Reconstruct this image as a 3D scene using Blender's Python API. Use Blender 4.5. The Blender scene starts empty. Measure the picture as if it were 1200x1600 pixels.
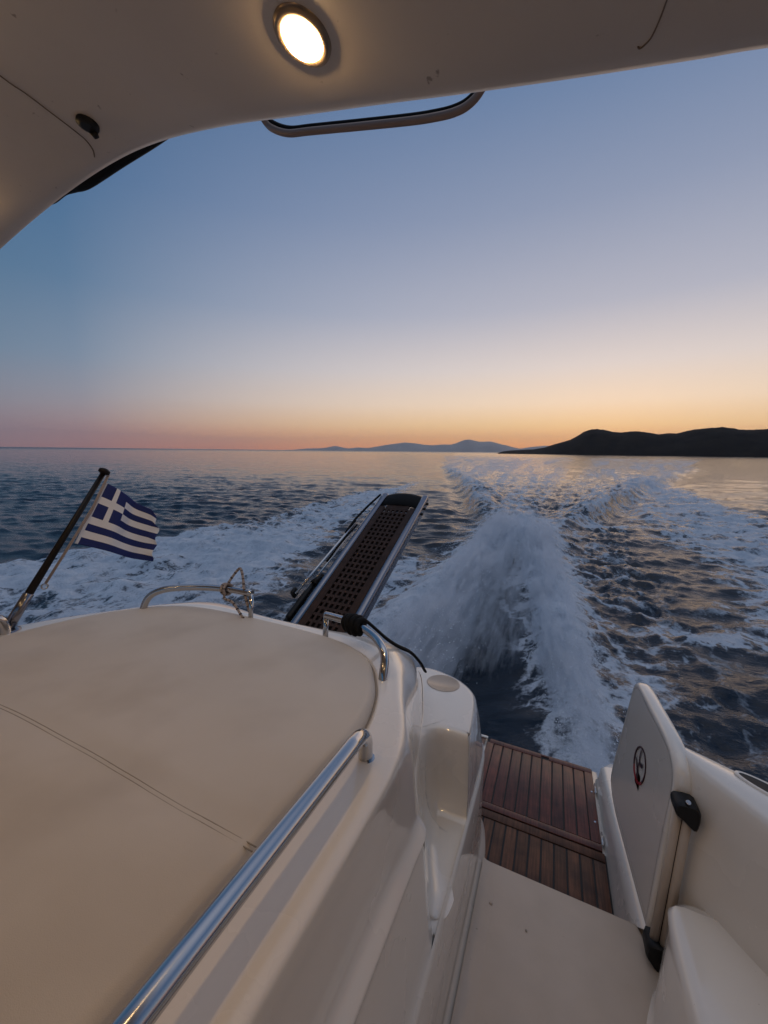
import bpy, bmesh, math, random
import numpy as np
from mathutils import Matrix, Vector

random.seed(7)
rng = np.random.default_rng(11)
C = bpy.context.scene.collection
scene = bpy.context.scene

# ------------------------------------------------------------------ camera / frames
H = 2.45                                   # eye height above the water
TRIM = math.radians(-5.557)                # the planing yacht sits stern-down
F = 600.0                                  # focal length in pixels of the 1200x1600 photograph
up = np.array([0.01083, 1, 0.159]); up /= np.linalg.norm(up)
yb = np.array([268, 28, -600.0]); yb /= np.linalg.norm(yb)
xb = np.cross(yb, up); xb /= np.linalg.norm(xb)
zb = np.cross(xb, yb)
B = np.array([xb, yb, zb])                 # rows: yacht axes in camera coordinates
RX = Matrix.Rotation(TRIM, 4, 'X')
YW = Matrix.Translation((0, 0, H)) @ RX     # yacht frame (origin at the eye) -> world
RXn = np.array(RX.to_3x3())

cam = bpy.data.cameras.new('camera')
camo = bpy.data.objects.new('camera', cam); C.objects.link(camo)
camo.matrix_world = YW @ Matrix(B.tolist()).to_4x4()
cam.sensor_fit = 'VERTICAL'; cam.sensor_height = 32.0; cam.sensor_width = 24.0
cam.lens = 32.0 * F / 1600.0
cam.clip_start = 0.02; cam.clip_end = 80000
scene.camera = camo

def boat_ray(px, py):
    return B @ (np.array([px - 600, 800 - py, -F]) / F)
def world_ray(px, py):
    return RXn @ boat_ray(px, py)

# ------------------------------------------------------------------ noise
_perm = rng.permutation(4096)
_val = rng.random(4096)
def vnoise(x, y):
    xi = np.floor(x).astype(np.int64); yi = np.floor(y).astype(np.int64)
    fx = x - xi; fy = y - yi
    fx = fx * fx * fx * (fx * (fx * 6 - 15) + 10); fy = fy * fy * fy * (fy * (fy * 6 - 15) + 10)
    def h(a, b): return _val[(_perm[(a & 4095)] + b) & 4095]
    v00 = h(xi, yi); v10 = h(xi + 1, yi); v01 = h(xi, yi + 1); v11 = h(xi + 1, yi + 1)
    return (v00 * (1 - fx) + v10 * fx) * (1 - fy) + (v01 * (1 - fx) + v11 * fx) * fy
def fbm(x, y, o=4, g=0.5):
    s = 0; a = 1; t = 0
    for k in range(o):
        s = s + a * vnoise(x * 2 ** k + 17.3 * k, y * 2 ** k + 9.1 * k); t += a; a *= g
    return s / t
def sstep(a, b, x):
    t = np.clip((x - a) / (b - a), 0, 1); return t * t * (3 - 2 * t)

# ------------------------------------------------------------------ materials
def mat(name, base=(.5, .5, .5), rough=.5, metal=0., coat=0., coat_rough=.05, spec=None, bump=None, bevel=0., mottle=None, rough_mottle=None, grime=None):
    m = bpy.data.materials.new(name); m.use_nodes = True
    nt = m.node_tree; p = nt.nodes['Principled BSDF']; L = nt.links
    p.inputs['Base Color'].default_value = (*base, 1); p.inputs['Roughness'].default_value = rough
    p.inputs['Metallic'].default_value = metal
    if coat: p.inputs['Coat Weight'].default_value = coat; p.inputs['Coat Roughness'].default_value = coat_rough
    if spec is not None: p.inputs['Specular IOR Level'].default_value = spec
    tc = nt.nodes.new('ShaderNodeTexCoord')
    def noise(scale, detail=4):
        n = nt.nodes.new('ShaderNodeTexNoise'); n.inputs['Scale'].default_value = scale; n.inputs['Detail'].default_value = detail
        L.new(tc.outputs['Object'], n.inputs['Vector']); return n
    normal = None
    if bevel:
        b = nt.nodes.new('ShaderNodeBevel'); b.samples = 4; b.inputs['Radius'].default_value = bevel
        normal = b.outputs['Normal']
    if bump:
        for (sc, st, di) in bump:
            n = noise(sc); bm = nt.nodes.new('ShaderNodeBump'); bm.inputs['Strength'].default_value = st; bm.inputs['Distance'].default_value = di
            L.new(n.outputs['Fac'], bm.inputs['Height'])
            if normal: L.new(normal, bm.inputs['Normal'])
            normal = bm.outputs['Normal']
    if normal:
        L.new(normal, p.inputs['Normal'])
        if coat: L.new(normal, p.inputs['Coat Normal'])
    if mottle:
        sc, c2 = mottle
        n = noise(sc, 6); r = nt.nodes.new('ShaderNodeValToRGB')
        r.color_ramp.elements[0].position = .35; r.color_ramp.elements[0].color = (*base, 1)
        r.color_ramp.elements[1].position = .68; r.color_ramp.elements[1].color = (*c2, 1)
        L.new(n.outputs['Fac'], r.inputs['Fac']); col = r.outputs['Color']
        if grime:
            sc3, c3, lo, hi = grime
            n3 = noise(sc3, 3); mr = nt.nodes.new('ShaderNodeMapRange'); mr.inputs['From Min'].default_value = lo; mr.inputs['From Max'].default_value = hi
            L.new(n3.outputs['Fac'], mr.inputs['Value'])
            mx = nt.nodes.new('ShaderNodeMixRGB'); mx.inputs['Color2'].default_value = (*c3, 1)
            L.new(mr.outputs['Result'], mx.inputs['Fac']); L.new(col, mx.inputs['Color1']); col = mx.outputs['Color']
        L.new(col, p.inputs['Base Color'])
    if rough_mottle:
        sc, r0, r1 = rough_mottle
        n = noise(sc, 5); mr = nt.nodes.new('ShaderNodeMapRange')
        mr.inputs['From Min'].default_value = .3; mr.inputs['From Max'].default_value = .7
        mr.inputs['To Min'].default_value = r0; mr.inputs['To Max'].default_value = r1
        L.new(n.outputs['Fac'], mr.inputs['Value']); L.new(mr.outputs['Result'], p.inputs['Roughness'])
    return m

M = {}
M['gelcoat'] = mat('gelcoat', (.81, .75, .67), .24, coat=1.0, coat_rough=.035, bevel=.008, mottle=(3.0, (.78, .715, .635)), rough_mottle=(3, .2, .32), grime=(170, (.48, .42, .36), .74, .80))
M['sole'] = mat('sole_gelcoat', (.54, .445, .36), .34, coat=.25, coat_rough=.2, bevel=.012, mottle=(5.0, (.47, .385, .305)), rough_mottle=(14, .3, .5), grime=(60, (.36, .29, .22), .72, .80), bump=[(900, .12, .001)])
M['vinyl'] = mat('sunpad_vinyl', (.62, .56, .49), .48, mottle=(2.6, (.57, .51, .44)), bump=[(900, .25, .0012), (7, .35, .006)], rough_mottle=(6, .5, .68), grime=(5, (.50, .44, .375), .5, .9))
M['vinyl_dark'] = mat('seam_thread', (.33, .285, .235), .8)
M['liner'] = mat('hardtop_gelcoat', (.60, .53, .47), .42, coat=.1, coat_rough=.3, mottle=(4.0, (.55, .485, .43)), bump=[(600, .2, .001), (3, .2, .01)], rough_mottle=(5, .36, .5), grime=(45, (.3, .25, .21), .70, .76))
M['groove'] = mat('sealant_groove', (.16, .125, .10), .8)
M['steel'] = mat('polished_steel', (.50, .50, .51), .10, metal=1., rough_mottle=(30, .07, .17))
M['dull_steel'] = mat('brushed_steel', (.24, .24, .27), .24, metal=1., rough_mottle=(30, .18, .3))
M['rubber'] = mat('black_rubber', (.006, .006, .0065), .7, spec=.15, bump=[(300, .2, .001)])
M['plastic'] = mat('black_plastic', (.006, .006, .0065), .5, spec=.3)
M['teak'] = mat('wet_teak', (.13, .035, .020), .40, spec=.25, mottle=(14, (.072, .021, .012)), bump=[(120, .3, .001)], coat=.3, coat_rough=.3)
M['teak_dry'] = mat('worn_teak', (.125, .050, .025), .55, spec=.3, mottle=(11, (.058, .024, .014)), bump=[(120, .3, .001)])
M['grate'] = mat('gangway_grating_teak', (.060, .036, .029), .75, spec=.15, mottle=(20, (.040, .026, .022)), bump=[(150, .3, .001)])
M['caulk'] = mat('black_caulk', (.006, .006, .006), .6)
M['staff'] = mat('dark_varnished_wood', (.007, .004, .003), .45, spec=.25)
M['rope'] = mat('pale_rope', (.36, .30, .27), .8, bump=[(400, .5, .002)])
M['rope_dark'] = mat('dark_rope_fleck', (.05, .04, .04), .8)
M['flag_blue'] = mat('flag_blue', (.010, .024, .15), .8, bump=[(600, .2, .001)])
M['flag_white'] = mat('flag_white', (.80, .82, .86), .8, bump=[(600, .2, .001)])
M['emblem'] = mat('emblem_dark', (.045, .010, .014), .3)
M['emblem_red'] = mat('emblem_red', (.30, .008, .014), .3)
M['hull'] = mat('hull_gelcoat', (.66, .62, .57), .2, coat=.5, coat_rough=.05)
M['trim_ring'] = mat('lamp_trim_ring', (.30, .22, .15), .3, metal=.7)
M['frame_bronze'] = mat('anodised_frame', (.24, .17, .14), .4, metal=.3)

def wood_grain(m, axis_scale=(40, 1.6, 40)):
    nt = m.node_tree; p = nt.nodes['Principled BSDF']; L = nt.links
    old = p.inputs['Base Color'].links[0].from_socket if p.inputs['Base Color'].links else None
    tc = nt.nodes.new('ShaderNodeTexCoord'); mp = nt.nodes.new('ShaderNodeMapping'); mp.inputs['Scale'].default_value = axis_scale
    n = nt.nodes.new('ShaderNodeTexNoise'); n.inputs['Scale'].default_value = 3; n.inputs['Detail'].default_value = 6
    L.new(tc.outputs['Object'], mp.inputs['Vector']); L.new(mp.outputs['Vector'], n.inputs['Vector'])
    mr = nt.nodes.new('ShaderNodeMapRange'); mr.inputs['From Min'].default_value = .3; mr.inputs['From Max'].default_value = .7
    mr.inputs['To Min'].default_value = .55; mr.inputs['To Max'].default_value = 1.35
    L.new(n.outputs['Fac'], mr.inputs['Value'])
    att = nt.nodes.new('ShaderNodeAttribute'); att.attribute_name = 'plank'
    ad = nt.nodes.new('ShaderNodeMath'); ad.operation = 'MULTIPLY_ADD'; ad.inputs[1].default_value = .55; ad.inputs[2].default_value = .72
    L.new(att.outputs['Fac'], ad.inputs[0])
    ml = nt.nodes.new('ShaderNodeMath'); ml.operation = 'MULTIPLY'
    L.new(mr.outputs['Result'], ml.inputs[0]); L.new(ad.outputs[0], ml.inputs[1])
    mx = nt.nodes.new('ShaderNodeVectorMath'); mx.operation = 'SCALE'
    L.new(old, mx.inputs[0]); L.new(ml.outputs[0], mx.inputs['Scale'])
    L.new(mx.outputs['Vector'], p.inputs['Base Color'])
wood_grain(M['teak']); wood_grain(M['teak_dry'])

def lamp_mat():
    m = bpy.data.materials.new('downlight_lens'); m.use_nodes = True; nt = m.node_tree
    nt.nodes.remove(nt.nodes['Principled BSDF'])
    e = nt.nodes.new('ShaderNodeEmission'); e.inputs['Color'].default_value = (1, .64, .29, 1); e.inputs['Strength'].default_value = 130
    nt.links.new(e.outputs[0], nt.nodes['Material Output'].inputs['Surface']); return m
M['lens'] = lamp_mat()

# ------------------------------------------------------------------ mesh helpers (yacht frame coordinates)
def link(name, me, parent=None):
    o = bpy.data.objects.new(name, me); C.objects.link(o)
    if parent: o.parent = parent
    return o

class MB:
    """collects vertices and faces for one mesh; coordinates are yacht-frame metres"""
    def __init__(self): self.v = []; self.f = []; self.s = []; self.m = []; self.pl = []
    def add(self, vs, fs, smooth=True, mi=0, pl=.5):
        n = len(self.v); self.v += [tuple(map(float, p)) for p in vs]
        for f in fs: self.f.append(tuple(n + i for i in f)); self.s.append(smooth); self.m.append(mi)
        self.pl += [pl] * len(vs); return self
    def grid(self, rows, close_u=False, close_v=False, flip=False, smooth=True, mi=0):
        nu = len(rows); nv = len(rows[0]); vs = [p for r in rows for p in r]; fs = []
        for i in range(nu if close_u else nu - 1):
            for j in range(nv if close_v else nv - 1):
                a = i * nv + j; b = i * nv + (j + 1) % nv; c = ((i + 1) % nu) * nv + (j + 1) % nv; d = ((i + 1) % nu) * nv + j
                fs.append((d, c, b, a) if flip else (a, b, c, d))
        return self.add(vs, fs, smooth, mi)
    def box(self, c, s, rot=None, smooth=False, bev=0., mi=0, pl=.5):
        bm = bmesh.new(); bmesh.ops.create_cube(bm, size=1)
        bmesh.ops.scale(bm, vec=s, verts=bm.verts)
        if bev: bmesh.ops.bevel(bm, geom=list(bm.edges), offset=bev, segments=2, affect='EDGES', profile=.5)
        if rot is not None: bmesh.ops.transform(bm, matrix=rot.to_4x4(), verts=bm.verts)
        bmesh.ops.translate(bm, vec=c, verts=bm.verts); bm.verts.index_update()
        self.add([v.co[:] for v in bm.verts], [[v.index for v in f.verts] for f in bm.faces], smooth or bev > 0, mi, pl); bm.free(); return self
    def tube(self, pts, r, n=12, cap=True, mi=0, squash=None):
        pts = [Vector(p) for p in pts]; rs = r if isinstance(r, (list, tuple)) else [r] * len(pts)
        rings = []; t0 = (pts[1] - pts[0]).normalized()
        ref = Vector((0, 0, 1)) if abs(t0.z) < .9 else Vector((1, 0, 0))
        nrm = (ref - t0 * ref.dot(t0)).normalized()
        for i, p in enumerate(pts):
            t = (pts[min(i + 1, len(pts) - 1)] - pts[max(i - 1, 0)]).normalized()
            nrm = (nrm - t * nrm.dot(t)).normalized(); bi = t.cross(nrm)
            sq = squash or (1, 1)
            rings.append([p + rs[i] * (math.cos(a) * nrm * sq[0] + math.sin(a) * bi * sq[1]) for a in [2 * math.pi * k / n for k in range(n)]])
        k0 = len(self.v); self.grid(rings, close_v=True, flip=True, mi=mi)
        if cap:
            m = len(rings)
            self.f.append(tuple(k0 + j for j in range(n))); self.s.append(False); self.m.append(mi)
            self.f.append(tuple(k0 + (m - 1) * n + j for j in reversed(range(n)))); self.s.append(False); self.m.append(mi)
        return self
    def prism(self, poly, a, b, axis_fn, mi=0, smooth=False):
        """poly of (u,v); axis_fn(u,v,w)->xyz; from w=a to w=b"""
        n = len(poly); vs = [axis_fn(u, v, a) for u, v in poly] + [axis_fn(u, v, b) for u, v in poly]
        fs = [tuple(reversed(range(n))), tuple(range(n, 2 * n))] + [(i, (i + 1) % n, n + (i + 1) % n, n + i) for i in range(n)]
        return self.add(vs, fs, smooth, mi)
    def build(self, name, m, parent=None, base=(0, 0, 0), recalc=True):
        me = bpy.data.meshes.new(name)
        b = Vector(base)
        me.from_pydata([Vector(v) - b for v in self.v], [], self.f)
        for mm in (m if isinstance(m, (list, tuple)) else [m]): me.materials.append(mm)
        me.polygons.foreach_set('use_smooth', self.s); me.polygons.foreach_set('material_index', self.m)
        at = me.attributes.new('plank', 'FLOAT', 'POINT'); at.data.foreach_set('value', self.pl)
        if recalc:
            bm = bmesh.new(); bm.from_mesh(me); bmesh.ops.recalc_face_normals(bm, faces=bm.faces); bm.to_mesh(me); bm.free()
        me.update()
        return link(name, me, parent)

def cr(pts, n=6, closed=False):
    """Catmull-Rom through pts"""
    P = [np.array(p, float) for p in pts]; out = []
    N = len(P)
    for i in range(N - 1):
        p0 = P[i - 1] if i > 0 else 2 * P[0] - P[1]; p1 = P[i]; p2 = P[i + 1]; p3 = P[i + 2] if i + 2 < N else 2 * P[-1] - P[-2]
        for k in range(n):
            t = k / n
            out.append(.5 * ((2 * p1) + (-p0 + p2) * t + (2 * p0 - 5 * p1 + 4 * p2 - p3) * t * t + (-p0 + 3 * p1 - 3 * p2 + p3) * t ** 3))
    out.append(P[-1]); return out

def lerp(a, b, t): return (1 - t) * np.array(a) + t * np.array(b)
def tag(o, label=None, cat=None, group=None, kind=None):
    if label: o['label'] = label
    if cat: o['category'] = cat
    if group: o['group'] = group
    if kind: o['kind'] = kind
    return o
def thing(name, base, label, cat, group=None):
    """Empty at a thing's base on the yacht, turned with the yacht's trim"""
    o = bpy.data.objects.new(name, None); C.objects.link(o)
    o.matrix_world = YW @ Matrix.Translation(base); o['base'] = 0; del o['base']
    return tag(o, label, cat, group)

# ================================================================== THE YACHT
YB = Vector((-1.0, 0.0, -2.3))
yacht = thing('motor_yacht', YB, 'cream motor yacht under way, seen from its aft cockpit under the hardtop', 'motor yacht')
XC = -1.0
def mir(p, c=-1.0): return (2 * c - p[0], *p[1:])

# ---- deck moulding round the sun pad, with the boarding steps
st = [  # pad edge, shoulder, lower shoulder, skirt
    ((-.375, -1.3), (-.268, -1.3), (-.243, -1.3), (-.229, -1.3)),
    ((-.370, .20), (-.266, .20), (-.243, .20), (-.229, .20)),
    ((-.365, .60), (-.266, .60), (-.244, .62), (-.229, .62)),
    ((-.362, .70), (-.274, .72), (-.246, .75), (-.228, .78)),
    ((-.366, .78), (-.292, .80), (-.255, .85), (-.229, .873)),
    ((-.380, .855), (-.315, .88), (-.288, .915), (-.268, .93)),
    ((-.405, .935), (-.352, .965), (-.330, 1.02), (-.318, 1.04)),
    ((-.440, 1.005), (-.389, 1.05), (-.365, 1.13), (-.352, 1.18)),
    ((-.490, 1.08), (-.435, 1.135), (-.41, 1.28), (-.412, 1.40)),
    ((-.560, 1.14), (-.522, 1.225), (-.50, 1.43), (-.524, 1.66)),
    ((-.660, 1.175), (-.645, 1.265), (-.63, 1.43), (-.655, 1.60)),
    ((-.820, 1.192), (-.820, 1.262), (-.82, 1.35), (-.82, 1.45)),
    ((-1.00, 1.194), (-1.00, 1.258), (-1.0, 1.33), (-1.0, 1.41))]
def wide(p, k, i):
    return (p[0] - (.055 * max(0, 1 - max(0, p[1] - .45) / .75) if k else 0), p[1])
left = [tuple(wide(mir(p), k, i) for k, p in enumerate(s)) for i, s in reversed(list(enumerate(st[:-1])))]
st_all = st + left
zs = (-.578, -.582, -.66, -.85)
rows = [cr([(s[k][0], s[k][1], zs[k]) for s in st_all], 8) for k in range(4)]
inner = cr([((s[0][0] - .05 if s[0][0] > XC else s[0][0] + .05), s[0][1] - (.05 if s[0][1] > 1.1 else 0.02), -.612) for s in st_all], 8)
deck = MB()
prof = []
for i in range(len(rows[0])):
    p = [rows[k][i] for k in range(4)]
    a = cr([inner[i], p[0]], 1)
    tin = (p[2] - p[1]); tin = np.array((tin[0], tin[1], 0))
    flat = p[1] + np.array((0, 0, .002)); turn = p[1] + tin * .42 + np.array((0, 0, -.014 - .012 * np.linalg.norm(tin)))
    sidx = i / 8; sidx = min(sidx, len(st_all) - 1 - sidx)
    wB = max(0., min(1., (5.6 - sidx) / 1.8))
    q2 = p[2] - tin * .35 * wB
    if wB > 0:
        inw = (p[0] - p[3]); inw = np.array((inw[0], inw[1], 0)); inw = inw / np.linalg.norm(inw)
        q2 = p[2] + inw * .016 * wB
    plain = lerp(q2, p[3], .80)
    crease = plain
    if wB > 0: crease = lerp(plain, p[3] + inw * .030 + np.array((0, 0, .034)), wB)
    mid = cr([p[0], lerp(p[0], flat, .55), flat, turn, q2, lerp(q2, crease, .5)], 5) + cr([lerp(q2, crease, .75), crease + (q2 - crease) * .05, crease + (p[3] - crease) * .18, lerp(crease, p[3], .7), p[3]], 3)
    prof.append([inner[i], p[0] + np.array([0, 0, -.012])] + mid)
deck.grid([list(r) for r in prof], flip=True)
# cover under the cushion
deck.prism([(p[0], p[1]) for p in inner], -.64, -.612, lambda u, v, w: (u, v, w))
skirt = rows[3]
# below the skirt at the near part: leaning wall to the ledge at z=-1.14
LX, LZ = -.197, -1.14
def wall_near(y): return [(-.229, y, -.85), (-.226, y, -.90), (-.2065, y, -1.10), (LX, y, LZ)]
ys = [-1.3, -.6, 0, .3, .6, .75, .83, .868]
deck.grid([[(-.229, y, -.85), (-.228, y, -.856), (-.240, y, -.868), (-.236, y, -.90), (-.208, y, -1.10), (-.203, y, -1.13), (LX, y, LZ)] for y in ys] + [[(-.236, .885, -.85), (-.234, .886, -.856), (-.242, .885, -.868), (-.238, .89, -.9), (-.215, .905, -1.10), (-.208, .908, -1.13), (-.205, .912, LZ)], [(-.262, .918, -.85), (-.262, .919, -.856), (-.264, .92, -.868), (-.262, .925, -.9), (-.262, .94, -1.10), (-.262, .943, -1.13), (-.262, .945, LZ - .01)]], flip=True)
# scooped lower step: one wall runs from the near jamb along the inner side and round into the riser
pk_path = cr([(-.240, .893), (-.262, .918), (-.292, .985), (-.318, 1.05), (-.342, 1.13), (-.358, 1.20), (-.352, 1.255), (-.318, 1.287), (-.27, 1.295), (-.208, 1.295)], 6)
pk_rows = []
for i_, p in enumerate(pk_path):
    d = pk_path[min(i_ + 1, len(pk_path) - 1)] - pk_path[max(i_ - 1, 0)]; d = d / np.linalg.norm(d); nn = np.array((d[1], -d[0]))
    f_ = i_ / (len(pk_path) - 1)
    kk = .35 + .65 * min(1, f_ / .2); rr_ = 0 if f_ < .62 else min(1, (f_ - .62) / .2)
    if f_ > .8: nn = lerp(nn, np.array((0, -1.)), min(1, (f_ - .8) / .1))
    row = []
    for dd, z_ in ((-.020, -.845), (-.010, -.8465), (-.002, -.853), (.004, -.866), (.009, -.89), (.014, -.94), (.019, -1.0), (.026, -1.06), (.037, -1.10), (.056, -1.13), (.085, -1.147), (.12, -1.152)):
        sc_ = dd if dd < 0 else dd * kk
        back_ = -.052 * rr_ * max(0, min(1, (-.86 - z_) / .2))       # the riser is hollowed aft, under the tread above
        q_ = p + nn * (sc_ + back_)
        row.append((q_[0] + (.012 * max(0, (-.85 - z_) / .29) * max(0, (f_ - .88) / .12)), q_[1], z_))
    pk_rows.append(row)
deck.grid(pk_rows, flip=True)
# tread 1 (pocket floor)
pf = [(LX, .91), (LX, 1.0), (LX, 1.2), (LX, 1.40), (-.30, 1.405), (-.40, 1.40), (-.40, 1.15), (-.34, 1.0), (-.27, .94), (-.25, .92)]
deck.prism(pf, -1.20, -1.15, lambda u, v, w: (u, v, w))
# tread 2 outline, top and outer wall down to the ledge
t2 = cr([(-.212, 1.285), (-.222, 1.40), (-.246, 1.545), (-.275, 1.60), (-.33, 1.648), (-.40, 1.68), (-.50, 1.695), (-.60, 1.64), (-.70, 1.54), (-.82, 1.47), (-1.0, 1.43)], 6)
ledge = cr([(LX, 1.285), (LX, 1.45), (-.199, 1.56), (-.206, 1.67), (-.235, 1.76), (-.30, 1.83), (-.42, 1.86), (-.55, 1.80), (-.68, 1.68), (-.82, 1.58), (-1.0, 1.53)], 6)
t2l = t2 + [np.array(mir(p)) for p in reversed(t2[:-1])]
ledl = ledge + [np.array(mir(p)) for p in reversed(ledge[:-1])]
def resample(P_, n_):
    P_ = np.array([(p[0], p[1]) for p in P_]); L_ = np.concatenate([[0], np.cumsum(np.linalg.norm(np.diff(P_, axis=0), axis=1))])
    q_ = np.linspace(0, L_[-1], n_); return np.stack([np.interp(q_, L_, P_[:, 0]), np.interp(q_, L_, P_[:, 1])], 1)
k7, k9 = 7 * 8, 9 * 8
inn = [pk_rows[i_][0] for i_ in range(len(pk_rows) - 1, 33, -1)] + [(-.385, 1.30)] + [tuple(p) for p in skirt[k7 + 6:k9 + 1]]
io = [p for p in t2 if True][:37]
for (a_, b_) in ((resample(inn, 40), resample(io, 40)), (resample([tuple(p) for p in skirt[k9:len(skirt) - k9]], 60), resample(t2l[36:len(t2l) - 36], 60))):
    deck.grid([[(*lerp(p, q_, t), -.846 + (.0 if t < 1 else 0)) for t in (0, .1, .5, .9, 1)] for p, q_ in zip(a_, b_)], flip=True)
outer = []
for a, b in zip(t2l, ledl):
    outer.append([(*a, -.846), (*lerp(a, b, .10), -.850), (*lerp(a, b, .32), -.875), (*lerp(a, b, .62), -.96), (*lerp(a, b, .88), -1.08), (*b, LZ)])
deck.grid(outer, flip=True)
# wall under the ledge, from the cockpit aft and round the stern
low = [np.array((LX, y)) for y in (-1.3, -.5, .2, .6, .9, 1.1)] + ledl + [np.array((-2 - LX, y)) for y in (1.1, .6, -1.3)]
wl = []
for p in low:
    o = np.array((1., 0)) if p[1] < 1.55 else np.array((p[0] - XC, (p[1] - 1.2) * 1.5)); o = o / np.linalg.norm(o)
    if p[0] < XC and p[1] < 1.55: o = np.array((-1., 0))
    q = lambda d: p + o * d
    wl.append([(*p, LZ), (*q(.006), LZ - .006), (*q(.009), LZ - .02), (*q(.012), -1.36), (*q(.016), -1.505), (*q(.024), -1.535), (*q(.042), -1.552), (*q(.05), -1.62), (*q(.05), -1.98), (*q(-.05), -2.7)])
deck.grid(wl, flip=True)
moulding = deck.build('deck_moulding', M['gelcoat'], yacht, YB)
# embossed round pad on the upper step
rg = MB(); cc = Vector((-.385, 1.60, -.8455)); ring = []
for a in np.linspace(0, 2 * math.pi, 40, endpoint=False):
    ring.append([(cc.x + math.cos(a) * r, cc.y + math.sin(a) * r * 1.0, cc.z + dz) for r, dz in ((.0, .0008), (.0650, .0008), (.0665, .0022), (.0690, .0022), (.0715, .0))])
rg.grid(ring, close_u=True)
rg.build('step_pad', M['sole'], moulding, YB)

# ---- cockpit sole and the drop to the swim platform
so = MB()
so.prism([(-.17, -1.3), (-.17, 1.588), (.384, 1.588), (.40, 1.545), (.47, 1.53), (.47, -1.3)], -1.62, -1.55, lambda u, v, w: (u, v, w))
so.grid([[(x, 1.588, -1.556), (x, 1.594, -1.56), (x, 1.597, -1.58), (x, 1.60, -1.96)] for x in np.linspace(-.19, .42, 6)])
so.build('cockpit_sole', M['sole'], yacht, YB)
cv = MB()
cv.grid([[(x, y, z) for x, z in ((-.163, -1.538), (-.150, -1.5465), (-.128, -1.5485), (-.108, -1.5485), (-.100, -1.551))] for y in np.linspace(-1.3, 1.586, 8)], flip=True)
cv.build('sole_edge', M['sole'], yacht, YB)

for (qx, qy, qr) in ((-.108, 1.42, .006), (.02, 1.385, .004), (.30, .9, .005)):
    dr = MB(); dr.tube([(qx, qy, -1.551), (qx, qy, -1.5475), (qx, qy, -1.5465)], [qr, qr, qr * .5], 12); dr.build('deck_plug', M['sole'], yacht, YB)
# ---- teak swim platform
pz = -1.9
sp = MB(); sp.box((-.9, 2.28, pz - .045), (2.62, 1.38, .06), bev=.01)
sp.box((-.9, 2.28, pz - .2), (2.5, 1.2, .26), bev=.03)
plat = sp.build('swim_platform', M['hull'], yacht, YB)
ck = MB(); ck.box((-.3, 1.935, pz - .0085), (1.37, .66, .011)); ck.build('caulked_bed', M['caulk'], plat, YB)
pk = MB()
x = .383; i = 0
while x > -.95:
    wd = .0625
    y0, y1 = 1.603, 2.205
    pk.box((x - wd / 2, (y0 + y1) / 2, pz - .006), (wd - .0092, y1 - y0, .016), bev=.0015, pl=random.random()); x -= wd
pk.box((-.29, 2.240, pz - .0055), (1.34, .054, .017), bev=.002, pl=.2)
pk.build('teak_deck', M['teak_dry'], plat, YB)
hp = MB()
hx0, hx1, hy0, hy1 = -.335, .372, 2.276, 2.955
hp2 = MB(); hp2.box(((hx0 + hx1) / 2, (hy0 + hy1) / 2, pz - .0085), (hx1 - hx0, hy1 - hy0, .011))
hp.box(((hx0 + hx1) / 2, hy0 + .024, pz - .005), (hx1 - hx0, .045, .018), bev=.002, pl=.3)
hp.box(((hx0 + .18 + .02), hy1 - .026, pz - .005), (.36, .048, .018), bev=.002, pl=.6)
hp.box(((hx1 - .14), hy1 - .026, pz - .005), (.27, .048, .018), bev=.002, pl=.35)
hp.box(((hx0 + hx1) / 2 + .03, hy1 - .012, pz - .006), (.20, .02, .018), bev=.002, pl=.4)
for xx, p_ in ((hx0 + .026, .7), (hx1 - .026, .4)):
    hp.box((xx, (hy0 + hy1) / 2, pz - .005), (.048, hy1 - hy0 - .1, .018), bev=.002, pl=p_)
n = 9; w = (hx1 - hx0 - .104) / n
for k in range(n):
    hp.box((hx0 + .052 + w * (k + .5), (hy0 + hy1) / 2, pz - .0062), (w - .0088, hy1 - hy0 - .104, .0165), bev=.0015, pl=random.random())
hatch = hp.build('hatch_panel', M['teak'], plat, YB)
hp2.build('hatch_bed', M['caulk'], plat, YB)
pk2 = MB()
x = hx0 - .012
for k in range(8):
    pk2.box((x - .031, 2.615, pz - .006), (.055, .66, .016), bev=.0015, pl=random.random()); x -= .0625
pk2.build('teak_deck', M['teak'], plat, YB)
for yy in (2.36, 2.76):
    hg = MB(); hg.box((.3785, yy, pz + .003), (.012, .085, .008), bev=.003); hg.tube([(.3785, yy - .045, pz + .008), (.3785, yy + .045, pz + .008)], .004, 8)
    hg.build('hinge', M['steel'], plat, YB)
for (sx, sy) in ((.352, 2.47), (.354, 2.72)):
    sc_ = MB(); sc_.tube([(sx, sy, pz), (sx, sy, pz + .0065)], .006, 10); sc_.build('screw', M['steel'], plat, YB)
cp = MB(); cp.box((-.365, 2.955, pz - .001), (.062, .022, .02), bev=.004); cp.build('edge_cap', M['gelcoat'], plat, YB)

# ---- port side: liner, coaming, seat step
lin = MB()
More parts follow.
